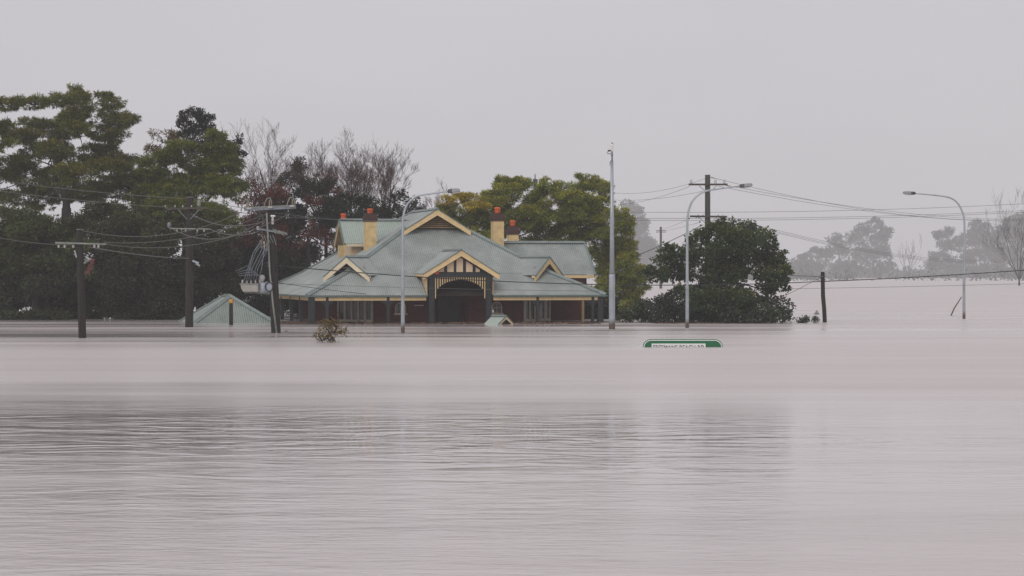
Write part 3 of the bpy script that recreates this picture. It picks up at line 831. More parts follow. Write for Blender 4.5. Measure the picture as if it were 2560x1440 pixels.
# --- street lights
def street_light(x, ywl, pts, head, label, flip):
    s = swl(ywl); o = Vector((W(x,684,s).x, FPX/s, 0))
    r = empty('street_light', o); tag(r, label, 'street light', 'galvanised street lights along the drowned road')
    def q(px_, py_): 
        v = W(px_, py_, s) - o
        return Vector((v.x, 0, v.z))
    path = [Vector((0,0,-1.5)), Vector((0,0,0))] + [q(*p_) for p_ in pts]
    # smooth path
    sm = []
    for i in range(len(path)-1):
        p0 = path[max(i-1,0)]; p1 = path[i]; p2 = path[i+1]; p3 = path[min(i+2,len(path)-1)]
        for k in range(5):
            t = k/5
            sm.append(.5*((2*p1) + (p2-p0)*t + (2*p0-5*p1+4*p2-p3)*t*t + (3*p1-p0-3*p2+p3)*t**3))
    sm.append(path[-1])
    L = [0]
    for a, b in zip(sm, sm[1:]): L.append(L[-1] + (b-a).length)
    rad = [.105 - .07*min(1, l/L[-1]) for l in L]
    MB().tube(sm, rad, 12).build('pole', M['galv'], r, True)
    zdoor = q(x, ywl-96).z
    MB().tube([(0,0,zdoor),(0,0,zdoor+.03)], [.098,.098], 12).build('collar', M['galv'], r, True)
    a, b = q(*head[0]), q(*head[1])
    d = (b-a).normalized(); up = Vector((0,0,1)); L_ = (b-a).length
    hd = empty('lamp_head', (0,0,0)); hd.parent = r
    def section(t, w, zt, zb):
        c = a + d*(L_*t)
        return [c + Vector((0,-w,zb*.6)), c + Vector((0,-w*.6,zt)), c + Vector((0,w*.6,zt)), c + Vector((0,w,zb*.6)), c + Vector((0,w*.7,zb)), c + Vector((0,-w*.7,zb))]
    def loft(secs, name, m):
        vs = [v for sct in secs for v in sct]; n = 6; fs = []
        for i in range(len(secs)-1):
            for k in range(n): fs.append((i*n+k, i*n+(k+1) % n, (i+1)*n+(k+1) % n, (i+1)*n+k))
        fs += [tuple(range(n)), tuple((len(secs)-1)*n+k for k in reversed(range(n)))]
        MB().add(vs, fs).build(name, m, hd)
    loft([section(-.04,.05,.05,-.05), section(.05,.09,.10,-.08), section(.34,.13,.10,-.10)], 'spigot', M['lamp_dark'])
    loft([section(.345,.14,.105,-.08), section(.6,.15,.11,-.075), section(.92,.13,.09,-.06), section(1.0,.09,.03,-.05)], 'housing', M['lamp_grey'])
    loft([section(.38,.12,-.082,-.13), section(.8,.12,-.07,-.11), section(.93,.08,-.062,-.08)], 'lens', M['lamp_lens'])
street_light(1007, 832, [(1007,700),(1007,580),(1008,545),(1014,519),(1026,502),(1045,490),(1080,484),(1122,478)], [(1120,478.5),(1150,476)],
             'curved galvanised street light standing in front of the house', 1)
street_light(1718, 820, [(1718,700),(1718,600),(1719,545),(1725,515),(1738,494),(1758,480),(1790,473),(1852,465)], [(1850,465.5),(1881,462.5)],
             'curved galvanised street light in front of the dark leafy tree', 1)
street_light(2410, 797, [(2410,720),(2411,640),(2411,555),(2405,528),(2394,508),(2376,495),(2345,489),(2285,483.5)], [(2288,483.5),(2257,482)],
             'curved galvanised street light on the far right reaching left', -1)

# --- camera mast
sM = swl(823); M0 = Vector((W(1530,684,sM).x, FPX/sM, 0))
mm = empty('camera_mast', M0); tag(mm, 'tall tapered grey mast topped with two white cameras', 'camera mast')
def mz(y): return W(0, y, sM).z
MB().tube([(0,0,-1.5),(0,0,0),(0,0,mz(690)),(0,0,mz(686))], [.165,.155,.155,.15], 12).build('lower_pole', M['galv'], mm, True)
MB().tube([(0,0,mz(686)),(0,0,mz(404))], [.125,.07], 12).build('upper_pole', M['galv'], mm, True)
MB().tube([(.005,0,mz(404)),(.005,0,mz(388))], [.045,.04], 10).build('neck', M['galv_dark'], mm, True)
MB().tube([(.005,0,mz(390)),(.005,0,mz(379))], [.055,.055], 10).build('collar', M['lamp_grey'], mm, True)
MB().tube([(-.06,-.04,mz(402)),(-.1,-.05,mz(406)),(-.105,-.05,mz(414))], .014, 6).build('loose_cable', M['lamp_dark'], mm)
dm = empty('dome_camera', (0,0,0)); dm.parent = mm
MB().lathe([(.04,0),(.055,.1),(.05,.18),(.08,.24),(.11,.32),(.095,.42),(.05,.48),(.01,.5)], 14, (.005,0,mz(379))).build('body', M['white_metal'], dm, True)
MB().lathe([(.02,0),(.045,.02),(.045,.05),(.02,.06)], 12, (.005,-.075,mz(359.5))).build('lens', M['sign_black'], dm, True)
bc = empty('bullet_camera', (0,0,0)); bc.parent = mm
MB().tube([(.0,0,mz(385)),(-.22,0,mz(384)),(-.24,0,mz(379))], .022, 8).build('bracket', M['lamp_grey'], bc, True)
MB().bar((-.31,-.02,mz(377)),(-.08,-.06,mz(376)), .10, .10).build('body', M['white_metal'], bc)
MB().bar((-.21,-.075,mz(377.2)),(-.065,-.10,mz(376.6)), .05, .085).build('lens', M['sign_black'], bc)

# ================================================================== road sign
sS = swl(868); S0 = Vector((W(1707,684,sS).x, FPX/sS, 0))
sg = empty('road_sign', S0); tag(sg, 'green road sign almost under water with a white street name plate', 'road sign')
def round_rect(hw, z0, z1, r, n=10):
    pts = [(-hw+r+ -r*math.cos(PI/2*i/n), z1-r+r*math.sin(PI/2*i/n)) for i in range(n+1)]
    pts += [(hw-r+r*math.sin(PI/2*i/n), z1-r+r*math.cos(PI/2*i/n)) for i in range(n+1)]
    pts += [(hw, z0), (-hw, z0)]
    return pts
zs = 20.0/sS
hwS = 100.0/sS
MB().prism([(a,0,b) for a, b in round_rect(hwS, -1.4, zs, .30)], (0,.03,0)).build('panel', M['sign_green'], sg)
o_, i_ = round_rect(hwS-.028, -1.37, zs-.028, .275), round_rect(hwS-.058, -1.34, zs-.058, .25)
bm_ = MB()
for k in range(len(o_)):
    j = (k+1) % len(o_)
    bm_.prism([(o_[k][0],-.002,o_[k][1]),(o_[j][0],-.002,o_[j][1]),(i_[j][0],-.002,i_[j][1]),(i_[k][0],-.002,i_[k][1])], (0,-.004,0))
bm_.build('border', M['sign_white'], sg)
xp0, xp1 = (1629-1707)/sS, (1764-1707)/sS
pl = MB().box(xp0,xp1,-.012,-.003,-.32,9.2/sS).build('name_plate', M['sign_white'], sg)
cu = bpy.data.curves.new('sign_text', 'FONT'); cu.body = 'FREEMANS REACH RD'; cu.align_x = 'CENTER'; cu.size = 1.0; cu.space_character = 1.12
cu.offset = .012
to = bpy.data.objects.new('lettering_source', cu); COL.objects.link(to)
dg = bpy.context.evaluated_depsgraph_get(); dg.update()
me = bpy.data.meshes.new_from_object(to.evaluated_get(dg)); me.name = 'lettering'
bpy.data.objects.remove(to)
co = np.empty(len(me.vertices)*3, 'f'); me.vertices.foreach_get('co', co); co = co.reshape(-1,3)
x0_, x1_, y0_, y1_ = co[:,0].min(), co[:,0].max(), co[:,1].min(), co[:,1].max()
tw = (1760-1633)/sS; cap = 13.0/sS
nx = (co[:,0]-(x0_+x1_)/2)/(x1_-x0_)*tw + ((1633+1760)/2-1707)/sS
nz_ = (co[:,1]-y1_)/(y1_-y0_)*cap + 5.2/sS
me.vertices.foreach_set('co', np.stack([nx, np.full_like(nx,-.0165), nz_],1).ravel()); me.update()
me.materials.clear(); me.materials.append(M['sign_black'])
lt = bpy.data.objects.new('lettering', me); COL.objects.link(lt); lt.parent = pl
MB().prism([((1787-1707)/sS,-.003,.025),((1787-1707)/sS-.12,-.003,-.14),((1787-1707)/sS+.12,-.003,-.14)], (0,-.006,0)).build('arrow', M['sign_white'], sg)
for k in (-1, 1):
    MB().tube([(k*.9,.07,-3.4),(k*.9,.07,.1)], .04, 8).build('post', M['galv'], sg, True)

# ================================================================== wires
def wire(name, label, pts, r, m, group):
    o = MB().tube(pts, r, 5).build(name, m, None, True)
    tag(o, label, 'wire', group); return o
G1 = 'overhead power lines'
wd_, wg_, wm_ = M['wire_dark'], M['wire_grey'], M['wire_mid']
def C_(x, y, dy=-.25): return C0 + cpx(x, y, dy)
def A_(x, y): 
    return W(x, y, sA) + Vector((0,-.2,0))
def B_(x, y): return W(x, y, sB) + Vector((0,-.22,0))
def E_(x, y): return W(x, y, sE) + Vector((0,-.2,0))
# left group: furthest-left pole to transformer pole
wire('power_line', 'thin wire from the top of the leftmost pole drooping to the transformer pole', catenary(A_(208,577), C_(606,530), .62), .018, wg_, G1)
wire('power_line', 'upper of two wires from the leftmost crossarm to the transformer pole', catenary(A_(262,606), C_(664,536), .44), .018, wg_, G1)
wire('power_line', 'lower of two wires from the leftmost crossarm to the transformer pole', catenary(A_(255,609), C_(720,537), .70), .018, wg_, G1)
wire('power_line', 'looping wire from the short end of the middle crossarm to the transformer pole', catenary(B_(432,572), C_(668,545), .75), .018, wg_, G1)
wire('power_line', 'wire hanging from the upper middle crossarm to the transformer pole', catenary(B_(478,535), C_(666,552), .42), .018, wg_, G1)
wire('power_line', 'deep drooping wire reaching the broken crossarm of the transformer pole', catenary(B_(522,571), C_(652,577), .28), .020, wg_, G1)
wire('power_line', 'low wire from the left edge to the leftmost pole', catenary(W(-40,586,62), A_(190,612), .12), .016, wg_, G1)
wire('power_line', 'slack cable from the leftmost pole to the clamp on the middle pole', catenary(A_(222,617), B_(476,646), .10), .022, wg_, G1)
wire('power_line', 'high wire crossing the big left tree to the middle pole', catenary(W(-40,446,50), B_(470,497), .12), .016, wg_, G1)
wire('power_line', 'second high wire crossing the big left tree to the middle crossarm', catenary(W(-40,472,50), B_(420,518), .1), .016, wg_, G1)
wire('power_line', 'wire from the middle pole top running behind the transformer pole', catenary(B_(484,497), W(1010,552,40), .35), .014, wm_, G1)
wire('power_line', 'wire from the middle crossarm passing over the chimneys to the high gable', catenary(B_(510,521), W(1100,548,41), .30), .014, wm_, G1)
# low thick cable across the picture
G2 = 'cables slung low across the house and water'
wire('cable', 'thick black cable from the transformer pole across the porch to the stub pole', catenary(C_(690,664,-.22), H0+Vector((-.12,-.13,2.32)), .50, 26), .024, wd_, G2)
wire('cable', 'thick black cable from the stub pole rising to the right edge', catenary(H0+Vector((-.12,-.13,2.32)), W(2620,671,46), .06, 16), .026, wd_, G2)
wire('cable', 'service line from the transformer pole to the left eave', catenary(C_(697,707,-.1), W(915,735,46.2), .03), .014, wd_, G2)
wire('cable', 'faint thin line from the transformer pole along the lower roof', catenary(C_(697,709,-.1), W(1500,728,46.0), .05), .010, wm_, G2)
wire('cable', 'thin line over the water towards the right edge below the thick cable', catenary(W(1960,722,43), W(2600,708,43), .03), .011, wm_, G2)
wire('cable', 'short tail wire tied to the stub pole and the tree', catenary(H0+Vector((-.17,-.13,2.6)), W(1960,687,43), .02), .013, wd_, G2)
wire('cable', 'slanting guy wire from the stub pole down into the tree', catenary(H0+Vector((-.17,-.13,2.6)), W(1965,738,43), .02), .013, wd_, G2)
# right group
G3 = 'overhead lines above the misty water'
xe = 2620
wire('power_line', 'topmost line running right from the mossy pole top', catenary(E_(1786,446), W(xe,541,24), 1.2), .012, wm_, G3)
wire('power_line', 'second line running right from the mossy pole upper crossarm', catenary(E_(1826,466), W(xe,545,24), .75), .012, wm_, G3)
wire('power_line', 'third line running right from the mossy pole upper crossarm', catenary(E_(1795,466), W(xe,548,24), .85), .012, wm_, G3)
for lb, ya, yb in (('highest','530','506'),('middle','545','523'),('lowest','550','527')):
    wire('power_line', lb + ' of three level lines crossing behind the mossy pole', catenary(W(1520,float(ya),40), W(xe,float(yb),34), .25, 20), .012, wm_, G3)
for lb, ya, yb in (('upper',544,634),('middle',548,637),('lower',551,640)):
    wire('power_line', lb + ' of three slack lines sinking right from the lower crossarm', catenary(E_(1818,ya), W(xe,yb,20), 1.6), .011, wm_, G3)
wire('power_line', 'line from the mossy pole top falling left behind the mast', catenary(E_(1764,446), W(1535,482,33), .35), .010, wm_, G3)
wire('power_line', 'line from the left crossarm end falling left behind the mast', catenary(E_(1724,466), W(1545,512,33), .2), .010, wm_, G3)
wire('power_line', 'lower line from the upper crossarm sagging left to the mast', catenary(E_(1757,478), W(1535,500,33), .2), .010, wm_, G3)
wire('power_line', 'dark guy cable slanting from the mossy pole down to the left tree', catenary(E_(1757,562), W(1590,640,38), .06), .020, wd_, G3)
wire('power_line', 'thin line from the lower crossarm towards the distant pole', catenary(E_(1722,548), W(1648,576,20), .05), .010, wm_, G3)
wire('power_line', 'second thin line from the lower crossarm towards the distant pole', catenary(E_(1749,556), W(1660,577,20), .05), .010, wm_, G3)

# ================================================================== odds and ends in the water
st = MB().tube([W(2374,797,swl(789)), W(2385,772,swl(789)), W(2404,742,swl(789))], [.045,.04,.03], 8).build('leaning_stake', M['stick'])
tag(st, 'dark broken stake slanting out of the water beside the far right light', 'stake')
sT = swl(786.5); T0 = W(2042,786.5,sT)
tri = empty('warning_board', (T0.x, T0.y, 0)); tag(tri, 'pale triangular board tip showing above the water near the stub pole', 'sign')
MB().prism([(-.24,0,-.02),(.24,0,-.02),(0,0,.32)], (0,.03,0)).build('board', M['lamp_grey'], tri)
MB().box(-.03,.03,-.012,-.002,.02,.10).build('marking', M['sign_black'], tri)
def floater(x, y, n, w, label):
    s = swl(y); c = W(x, y, s); mb = MB()
    for i in range(n):
        a = random.uniform(0, PI); l = random.uniform(.4,1.0)*w
        p_ = Vector((c.x+random.uniform(-w,w), c.y+random.uniform(-w,w), .012))
        mb.bar(p_-Vector((math.cos(a)*l/2, math.sin(a)*l/4, 0)), p_+Vector((math.cos(a)*l/2, math.sin(a)*l/4, .02)), .03, .03)
    tag(mb.build('driftwood', M['stick']), label, 'driftwood')
floater(716, 829, 3, .18, 'sticks floating at the foot of the transformer pole')
# mats of leaf litter against the bank of shrubs
def litter(x0, x1, y, n, label):
    s = swl(y); mb = MB()
    for i in range(n):
        p_ = W(random.uniform(x0,x1), y, s*random.uniform(.975,1.01)); p_.z = .01
        l, w_ = random.uniform(.06,.3), random.uniform(.03,.1)
        a = random.uniform(0, PI); ca, sa = math.cos(a)*l, math.sin(a)*l
        mb.add([p_+Vector((-ca,-sa,0)), p_+Vector((sa*w_/l,-ca*w_/l,random.uniform(.01,.06))), p_+Vector((ca,sa,0)), p_+Vector((-sa*w_/l,ca*w_/l,.015))], [(0,1,2,3)])
    tag(mb.build('leaf_litter', M['debris']), label, kind='stuff')
litter(1640, 1900, 808, 900, 'brown leaf litter floating along the shrub edge')
litter(700, 1500, 809, 1300, 'scum and leaf litter lapping along the house front')
# ================================================================== trees
DENS = 1.35
LSC = .78
def leaf_mesh(name, pos, axis, nrm, ln, wd, colour, parent):
    """rhombic leaves: pos (n,3) base, axis (n,3) unit, nrm (n,3) unit, ln, wd (n,), colour (n,3)"""
    n = len(pos)
    sd = np.cross(axis, nrm); sd /= (np.linalg.norm(sd, axis=1, keepdims=True) + 1e-9)
    v = np.empty((n, 4, 3), np.float32)
    L = ln[:, None]; w = wd[:, None]
    v[:, 0] = pos
    v[:, 1] = pos + axis*L*.45 + sd*w*.5 + nrm*w*.12
    v[:, 2] = pos + axis*L
    v[:, 3] = pos + axis*L*.45 - sd*w*.5 + nrm*w*.12
    me = bpy.data.meshes.new(name)
    me.vertices.add(n*4); me.vertices.foreach_set('co', v.ravel())
    me.loops.add(n*4); me.loops.foreach_set('vertex_index', np.arange(n*4, dtype=np.int32))
    me.polygons.add(n)
    me.polygons.foreach_set('loop_start', np.arange(0, n*4, 4, dtype=np.int32))
    me.polygons.foreach_set('loop_total', np.full(n, 4, np.int32))
    at = me.attributes.new('leaf_colour', 'FLOAT_COLOR', 'FACE')
    c4 = np.ones((n, 4), np.float32); c4[:, :3] = colour
    at.data.foreach_set('color', c4.ravel())
    me.materials.append(M['leaf'])
    me.update(calc_edges=True)
    o = bpy.data.objects.new(name, me); COL.objects.link(o); o.parent = parent
    return o

def unit(a): return a / (np.linalg.norm(a, axis=1, keepdims=True) + 1e-9)

def limb(mb, a, b, r0, r1, bend=.12, n=5):
    a, b = Vector(a), Vector(b)
    d = b - a; L = d.length
    off = Vector((random.uniform(-1,1), random.uniform(-1,1), random.uniform(-.3,.9))) * L * bend
    pts = [a + d*(i/n) + off*math.sin(PI*i/n) + Vector((random.uniform(-1,1), random.uniform(-1,1), random.uniform(-1,1)))*L*.025*(0 < i < n) for i in range(n+1)]
    mb.tube(pts, [r0 + (r1-r0)*i/n for i in range(n+1)], 6, False)
    return pts

def tree(name, label, s, x, lobes, colours, trunk_top=None, r_trunk=.25, leaf=(.30,.085), density=1.0, sub=.36, flat=.6,
         droop=.35, jit=.9, spread=.5, group=None, cat='tree', ywl=None, nmax=120000, fork=None, bark=None, shell=.4, limbs=True, gap=0.0, tvar=.3):
    """lobes: photo (x, y, rx, ry[, colour index]) at scale s -> clumps of leaves carried by limbs.
    The tree is built about its own base; the crown is as deep as it is wide."""
    leaf = (leaf[0]*LSC, leaf[1]*LSC)
    base = Vector(((x-1280)/s, FPX/s, 0))
    root = empty(name, base)
    tag(root, label, cat, group)
    tb = MB()
    mny = min(l[1] for l in lobes)
    tt = trunk_top or (x, max(mny*.4 + 684*.6, mny + 4))
    def loc(px_, py_, dy=0.0):
        q = W(px_, py_, s) - base
        return Vector((q.x, dy, q.z))
    top = loc(*tt)
    trunk_pts = [Vector((0,0,-1.5)), Vector((0,0,0)), top*.5 + Vector((random.uniform(-.15,.15), .1, 0)), top]
    tb.tube(trunk_pts, [r_trunk*1.15, r_trunk, r_trunk*.82, r_trunk*.62], 10)
    nodes = [(trunk_pts[2], r_trunk*.7), (top, r_trunk*.62)]
    for f in (fork or []):
        q = loc(f[0], f[1], f[2] if len(f) > 2 else 0)
        near = min(nodes, key=lambda k: (k[0]-q).length)
        pts = limb(tb, near[0], q, near[1]*.85, near[1]*.55, .06)
        nodes += [(pts[2], near[1]*.7), (pts[4], near[1]*.6), (q, near[1]*.55)]
    width = (max(l[0]+l[2] for l in lobes) - min(l[0]-l[2] for l in lobes)) / s
    P, AX, NR, LN, WD, CO = [], [], [], [], [], []
    order = sorted(lobes, key=lambda l: (l[0]-tt[0])**2 + (l[1]-tt[1])**2)
    for lb in order:
        lx, ly, rx, ry = lb[:4]
        ci = lb[4] if len(lb) > 4 else 0
        frac = min(1.0, abs(lx-x)/s/(width*.5+1e-6))
        dy = random.uniform(-1, 1) * width * .5 * jit * math.sqrt(max(.05, 1-frac*frac*.8)) * spread
        c = loc(lx, ly, dy)
        R = np.array([rx/s, max(rx/s*.8, ry/s), ry/s])
        if limbs:
            cand = [k for k in nodes if k[0].z < c.z + .5] or nodes
            near = min(cand, key=lambda k: (k[0]-c).length)
            r0 = min(near[1]*.6, .03 + .03*(near[0]-c).length)
            pts = limb(tb, near[0], c - Vector((0,0,R[2]*.3)), max(r0,.03), .022)
            nodes += [(pts[3], r0*.6), (pts[5], .03)]
        vol = (R[0]*R[1]*R[2])**(1/3)
        rs = max(.22, sub*vol + .12)
        ns = max(3, int(4.2*density*(R[0]*R[1]+R[0]*R[2]+R[1]*R[2])/(3*rs*rs)))
        d = unit(RNG.normal(size=(ns,3)))
        d[:,2] = np.where(RNG.random(ns) < .3, np.abs(d[:,2]), d[:,2])
        rad = shell + (1-shell)*RNG.random(ns)**.6
        rad = np.where(RNG.random(ns) < .22, RNG.uniform(1.0,1.28,ns), rad)
        small = np.where(rad > 1.0, .5, 1.0)
        sc = np.array(c) + d*rad[:,None]*np.maximum(R - rs*.45, R*.45)
        if gap > 0:
            keep = RNG.random(ns) > gap; sc = sc[keep]; d = d[keep]; small = small[keep]; ns = len(sc)
            if ns == 0: continue
        if limbs:
            for k in range(min(ns, 7)):
                tb.tube([c - Vector((0,0,R[2]*.3)), (c + Vector(sc[k]))*.5 - Vector((0,0,.1*R[2])), Vector(sc[k])], [.025,.018,.008], 4, False)
        la = leaf[0]*leaf[1]*.5
        nl = max(12, int(DENS * density * 3.4 * rs*rs*1.6 / la))
        nl0 = nl
        for k in range(ns):
            nl = nl0 if small[k] == 1.0 else max(8, int(nl0*.22))
            q = unit(RNG.normal(size=(nl,3))) * (RNG.random((nl,1))**.45)
            rr = rs * RNG.uniform(.7,1.25) * small[k]
            pos = sc[k] + q*np.array([rr, rr, rr*flat])
            out = unit(q*np.array([1,1,.55]) + d[k]*.5 + np.array([0,0,.1]))
            ax = unit(out + RNG.normal(size=(nl,3))*.55 + np.array([0,0,-droop]))
            nm = unit(np.cross(ax, RNG.normal(size=(nl,3))) + np.array([0,0,.9]))
            P.append(pos); AX.append(ax); NR.append(nm)
            LN.append(leaf[0]*RNG.uniform(.6,1.3,nl)); WD.append(leaf[1]*RNG.uniform(.7,1.3,nl))
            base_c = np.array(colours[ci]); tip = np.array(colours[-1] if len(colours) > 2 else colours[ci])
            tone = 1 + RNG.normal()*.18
            g = np.clip(RNG.normal(size=(nl,1))*tvar + .06 + .55*max(0,d[k][2]), 0, 1)  # random yellow tips, plus lit crown tops painted as tip colour on upward clumps
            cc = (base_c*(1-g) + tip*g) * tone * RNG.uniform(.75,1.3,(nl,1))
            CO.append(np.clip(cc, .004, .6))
    P, AX, NR, LN, WD, CO = [np.concatenate(a) for a in (P, AX, NR, LN, WD, CO)]
    ok = P[:,2] > -.25
    P, AX, NR, LN, WD, CO = P[ok], AX[ok], NR[ok], LN[ok], WD[ok], CO[ok]
    if len(P) > nmax:
        ix = RNG.permutation(len(P))[:nmax]; f = math.sqrt(len(P)/nmax)
        P, AX, NR, LN, WD, CO = P[ix], AX[ix], NR[ix], LN[ix]*min(f,1.5), WD[ix]*min(f,1.5), CO[ix]
    tb.build('trunk', bark or M['bark'], root, True)
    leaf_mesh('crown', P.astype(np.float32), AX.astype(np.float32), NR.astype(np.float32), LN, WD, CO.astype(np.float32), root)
    STATS.append((name, len(P)))
    return root
STATS = []

def bare_tree(name, label, s, x, ybase, top, spread, n0=6, r=.12, levels=6, group=None, m=None, thin=.006, up=.5, stems=None, density=1.0):
    """leafless tree, limbs dividing into fine upright twigs"""
    base = Vector(((x-1280)/s, FPX/s, 0)); root = empty(name, base); tag(root, label, 'tree', group)
    tb = MB(); cb = MB()
    H = (HOR - top)/s + CAM_H
    zb = (HOR - ybase)/s + CAM_H
    tb.tube([(0,0,-1.5),(0,0,max(zb*.5,.3)),(0,0,zb)], [r*1.2, r, r*.9], 8)
    def grow(p, d, L, rad, lev):
        n = 4; pts = [p]; dd = d.copy()
        for i in range(n):
            dd = (dd + Vector((random.gauss(0,.10), random.gauss(0,.10), random.gauss(0,.05)+up*.09))).normalized()
            pts.append(pts[-1] + dd*(L/n))
        r1 = max(thin, rad*.55)
        (tb if lev <= 1 else cb).tube(pts, [max(thin, rad + (r1-rad)*i/n) for i in range(n+1)], 5 if lev <= 1 else 3, False)
        if lev >= levels: return
        k = int(random.choice((2,3,3,4))*density + .5)
        for j in range(k):
            t = random.uniform(.3, 1.0); ip = min(n-1, int(t*n)); q = pts[ip].lerp(pts[ip+1], t*n-ip)
            az = random.uniform(0, 2*PI); tilt = random.uniform(.3,.75)
            e = dd.orthogonal().normalized(); f = dd.cross(e)
            nd_ = (dd*math.cos(tilt) + (e*math.cos(az) + f*math.sin(az))*math.sin(tilt) + Vector((0,0,up*.5))).normalized()
            grow(q, nd_, L*random.uniform(.5,.78), max(thin, r1*.68), lev+1)
    w = spread/s
    for i in range(n0):
        a = 2*PI*i/n0 + random.uniform(-.4,.4)
        tx = math.cos(a)*w*random.uniform(.35,1.0)*.62; ty = math.sin(a)*w*.45
        d = Vector((tx, ty, (H-zb)*.58))
        L = d.length*random.uniform(.8,1.02)
        grow(Vector((0,0,zb*random.uniform(.75,1.0))), d.normalized(), L, r*.55, 1)
    tb.build('trunk', m or M['bark_bare'], root, True)
    cb.build('twigs', m or M['bark_bare'], root)
    STATS.append((name, len(cb.f)))
    return root

GL = 'trees behind the drowned house'
# colours
OLIVE = [(.085,.110,.016), (.10,.105,.016), (.20,.165,.018)]
GREEN = [(.090,.128,.014), (.13,.15,.015), (.21,.19,.016)]
DARKG = [(.024,.036,.016), (.034,.048,.018)]
VDARK = [(.017,.024,.012), (.045,.056,.016), (.07,.07,.02)]

# ---- T1: big spreading tree on the left
T1 = [(160,300,40,20),(235,330,34,22),(70,340,44,20),(170,400,50,24),(110,430,46,22),(190,480,60,30),(29,261,45,18),(88,258,45,18),(50,299,42,16),(93,308,40,18),(146,250,36,20),(175,232,30,18),(198,223,16,10),(181,267,48,28),(216,252,30,18),
 (262,243,26,14),(282,266,32,22),(295,300,38,28),(318,305,12,18),(245,299,35,28),(286,340,36,18),(198,302,34,28),(210,328,34,20),(128,330,42,18),
 (29,337,38,22),(0,317,34,25),(-50,300,40,40),(-60,380,50,50),(96,369,66,26),(140,374,42,22),(204,372,40,24),(242,363,30,18),(277,392,58,26),(256,412,42,16),(26,404,52,32),
 (58,433,48,34),(17,363,40,24),(142,450,30,14),(210,442,58,28),(292,425,52,32),(96,468,42,24),(44,492,70,38),(248,477,76,40),(306,462,48,36),(-40,460,60,60)]
T1 = [(a, b, c*1.14, d*1.05) for a, b, c, d in T1]
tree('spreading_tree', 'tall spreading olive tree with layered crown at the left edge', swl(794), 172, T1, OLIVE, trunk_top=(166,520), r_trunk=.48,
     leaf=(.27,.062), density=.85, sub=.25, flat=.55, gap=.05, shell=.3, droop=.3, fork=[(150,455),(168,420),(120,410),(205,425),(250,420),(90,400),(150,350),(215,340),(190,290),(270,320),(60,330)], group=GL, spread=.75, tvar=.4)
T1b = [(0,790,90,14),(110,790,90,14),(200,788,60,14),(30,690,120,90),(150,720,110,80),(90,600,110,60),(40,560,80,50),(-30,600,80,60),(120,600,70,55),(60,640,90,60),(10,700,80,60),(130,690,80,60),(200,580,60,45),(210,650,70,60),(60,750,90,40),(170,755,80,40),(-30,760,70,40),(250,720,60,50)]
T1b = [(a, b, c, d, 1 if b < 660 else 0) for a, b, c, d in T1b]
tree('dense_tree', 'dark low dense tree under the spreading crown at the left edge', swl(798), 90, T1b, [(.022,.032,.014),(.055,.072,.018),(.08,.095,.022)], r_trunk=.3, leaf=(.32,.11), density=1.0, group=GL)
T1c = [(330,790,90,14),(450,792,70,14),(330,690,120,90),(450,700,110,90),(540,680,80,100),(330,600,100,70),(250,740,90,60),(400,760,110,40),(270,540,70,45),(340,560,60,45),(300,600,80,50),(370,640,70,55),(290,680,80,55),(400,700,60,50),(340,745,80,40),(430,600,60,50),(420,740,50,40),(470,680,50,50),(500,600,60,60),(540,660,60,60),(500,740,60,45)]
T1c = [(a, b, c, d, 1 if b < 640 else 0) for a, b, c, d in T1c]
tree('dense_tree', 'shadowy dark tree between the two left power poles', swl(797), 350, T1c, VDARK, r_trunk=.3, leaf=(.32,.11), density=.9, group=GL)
# ---- T2: rounded olive green tree
T2 = [(400,395,56,24),(375,418,52,28),(453,370,54,20),(537,345,34,24),(548,375,48,36),(487,412,66,32),(556,420,52,46),(417,455,76,34),(345,448,36,30),
 (500,457,58,28),(542,464,58,34),(459,482,66,26),(584,470,38,30),(390,478,50,26),(430,520,76,34),(520,530,70,36),(370,545,56,40),(560,560,60,50),(470,570,70,40),(340,500,40,30)]
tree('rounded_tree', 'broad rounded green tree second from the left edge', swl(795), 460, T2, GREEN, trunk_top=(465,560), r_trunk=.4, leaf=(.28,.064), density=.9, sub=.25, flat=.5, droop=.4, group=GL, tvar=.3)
T2b = [(464,290,20,17),(503,287,20,16),(486,280,16,12),(522,302,20,18),(459,312,24,20),(476,340,36,24),(509,329,33,24),(498,308,20,20),(540,350,24,24),(600,345,8,9),(589,360,20,12),(601,385,14,9),(584,378,18,18),(594,420,16,18),(570,400,30,40),(500,380,60,40)]
tree('tall_dark_tree', 'dark leafed tree top poking above the rounded green tree', swl(789), 500, T2b, [(.028,.036,.024),(.034,.042,.026)], r_trunk=.3, leaf=(.2,.14), density=.75, sub=.34, flat=.85, droop=.1, group=GL)
T2c = [(392,331,22,10),(425,334,24,15),(405,352,28,12),(440,350,22,14),(380,372,24,14)]
tree('yellowing_tree', 'small yellow brown crown behind the rounded green tree', swl(788), 415, T2c, [(.16,.11,.035),(.12,.09,.03)], r_trunk=.15, leaf=(.3,.08), density=.6, gap=.15, group=GL)
# ---- red and brown autumn shrubs
RED = [(.16,.035,.02),(.085,.035,.018),(.05,.04,.018)]
tree('autumn_tree', 'dull red autumn tree behind the transformer pole', swl(790), 640, [(622,465,28,22),(645,478,36,26),(690,480,40,26),(630,510,46,34),(680,530,54,34),(640,560,44,34),(610,600,40,40),(680,590,50,40)], RED, r_trunk=.16, leaf=(.2,.12), density=.45, shell=.3, flat=.8, group=GL)
tree('autumn_tree', 'red brown thicket left of the house wing', swl(789), 770, [(815,449,30,18),(835,478,30,20),(787,505,32,20),(755,575,60,40),(800,600,46,36),(740,620,46,40),(830,560,30,30)], RED, r_trunk=.16, leaf=(.2,.12), density=.42, shell=.3, flat=.8, group=GL)
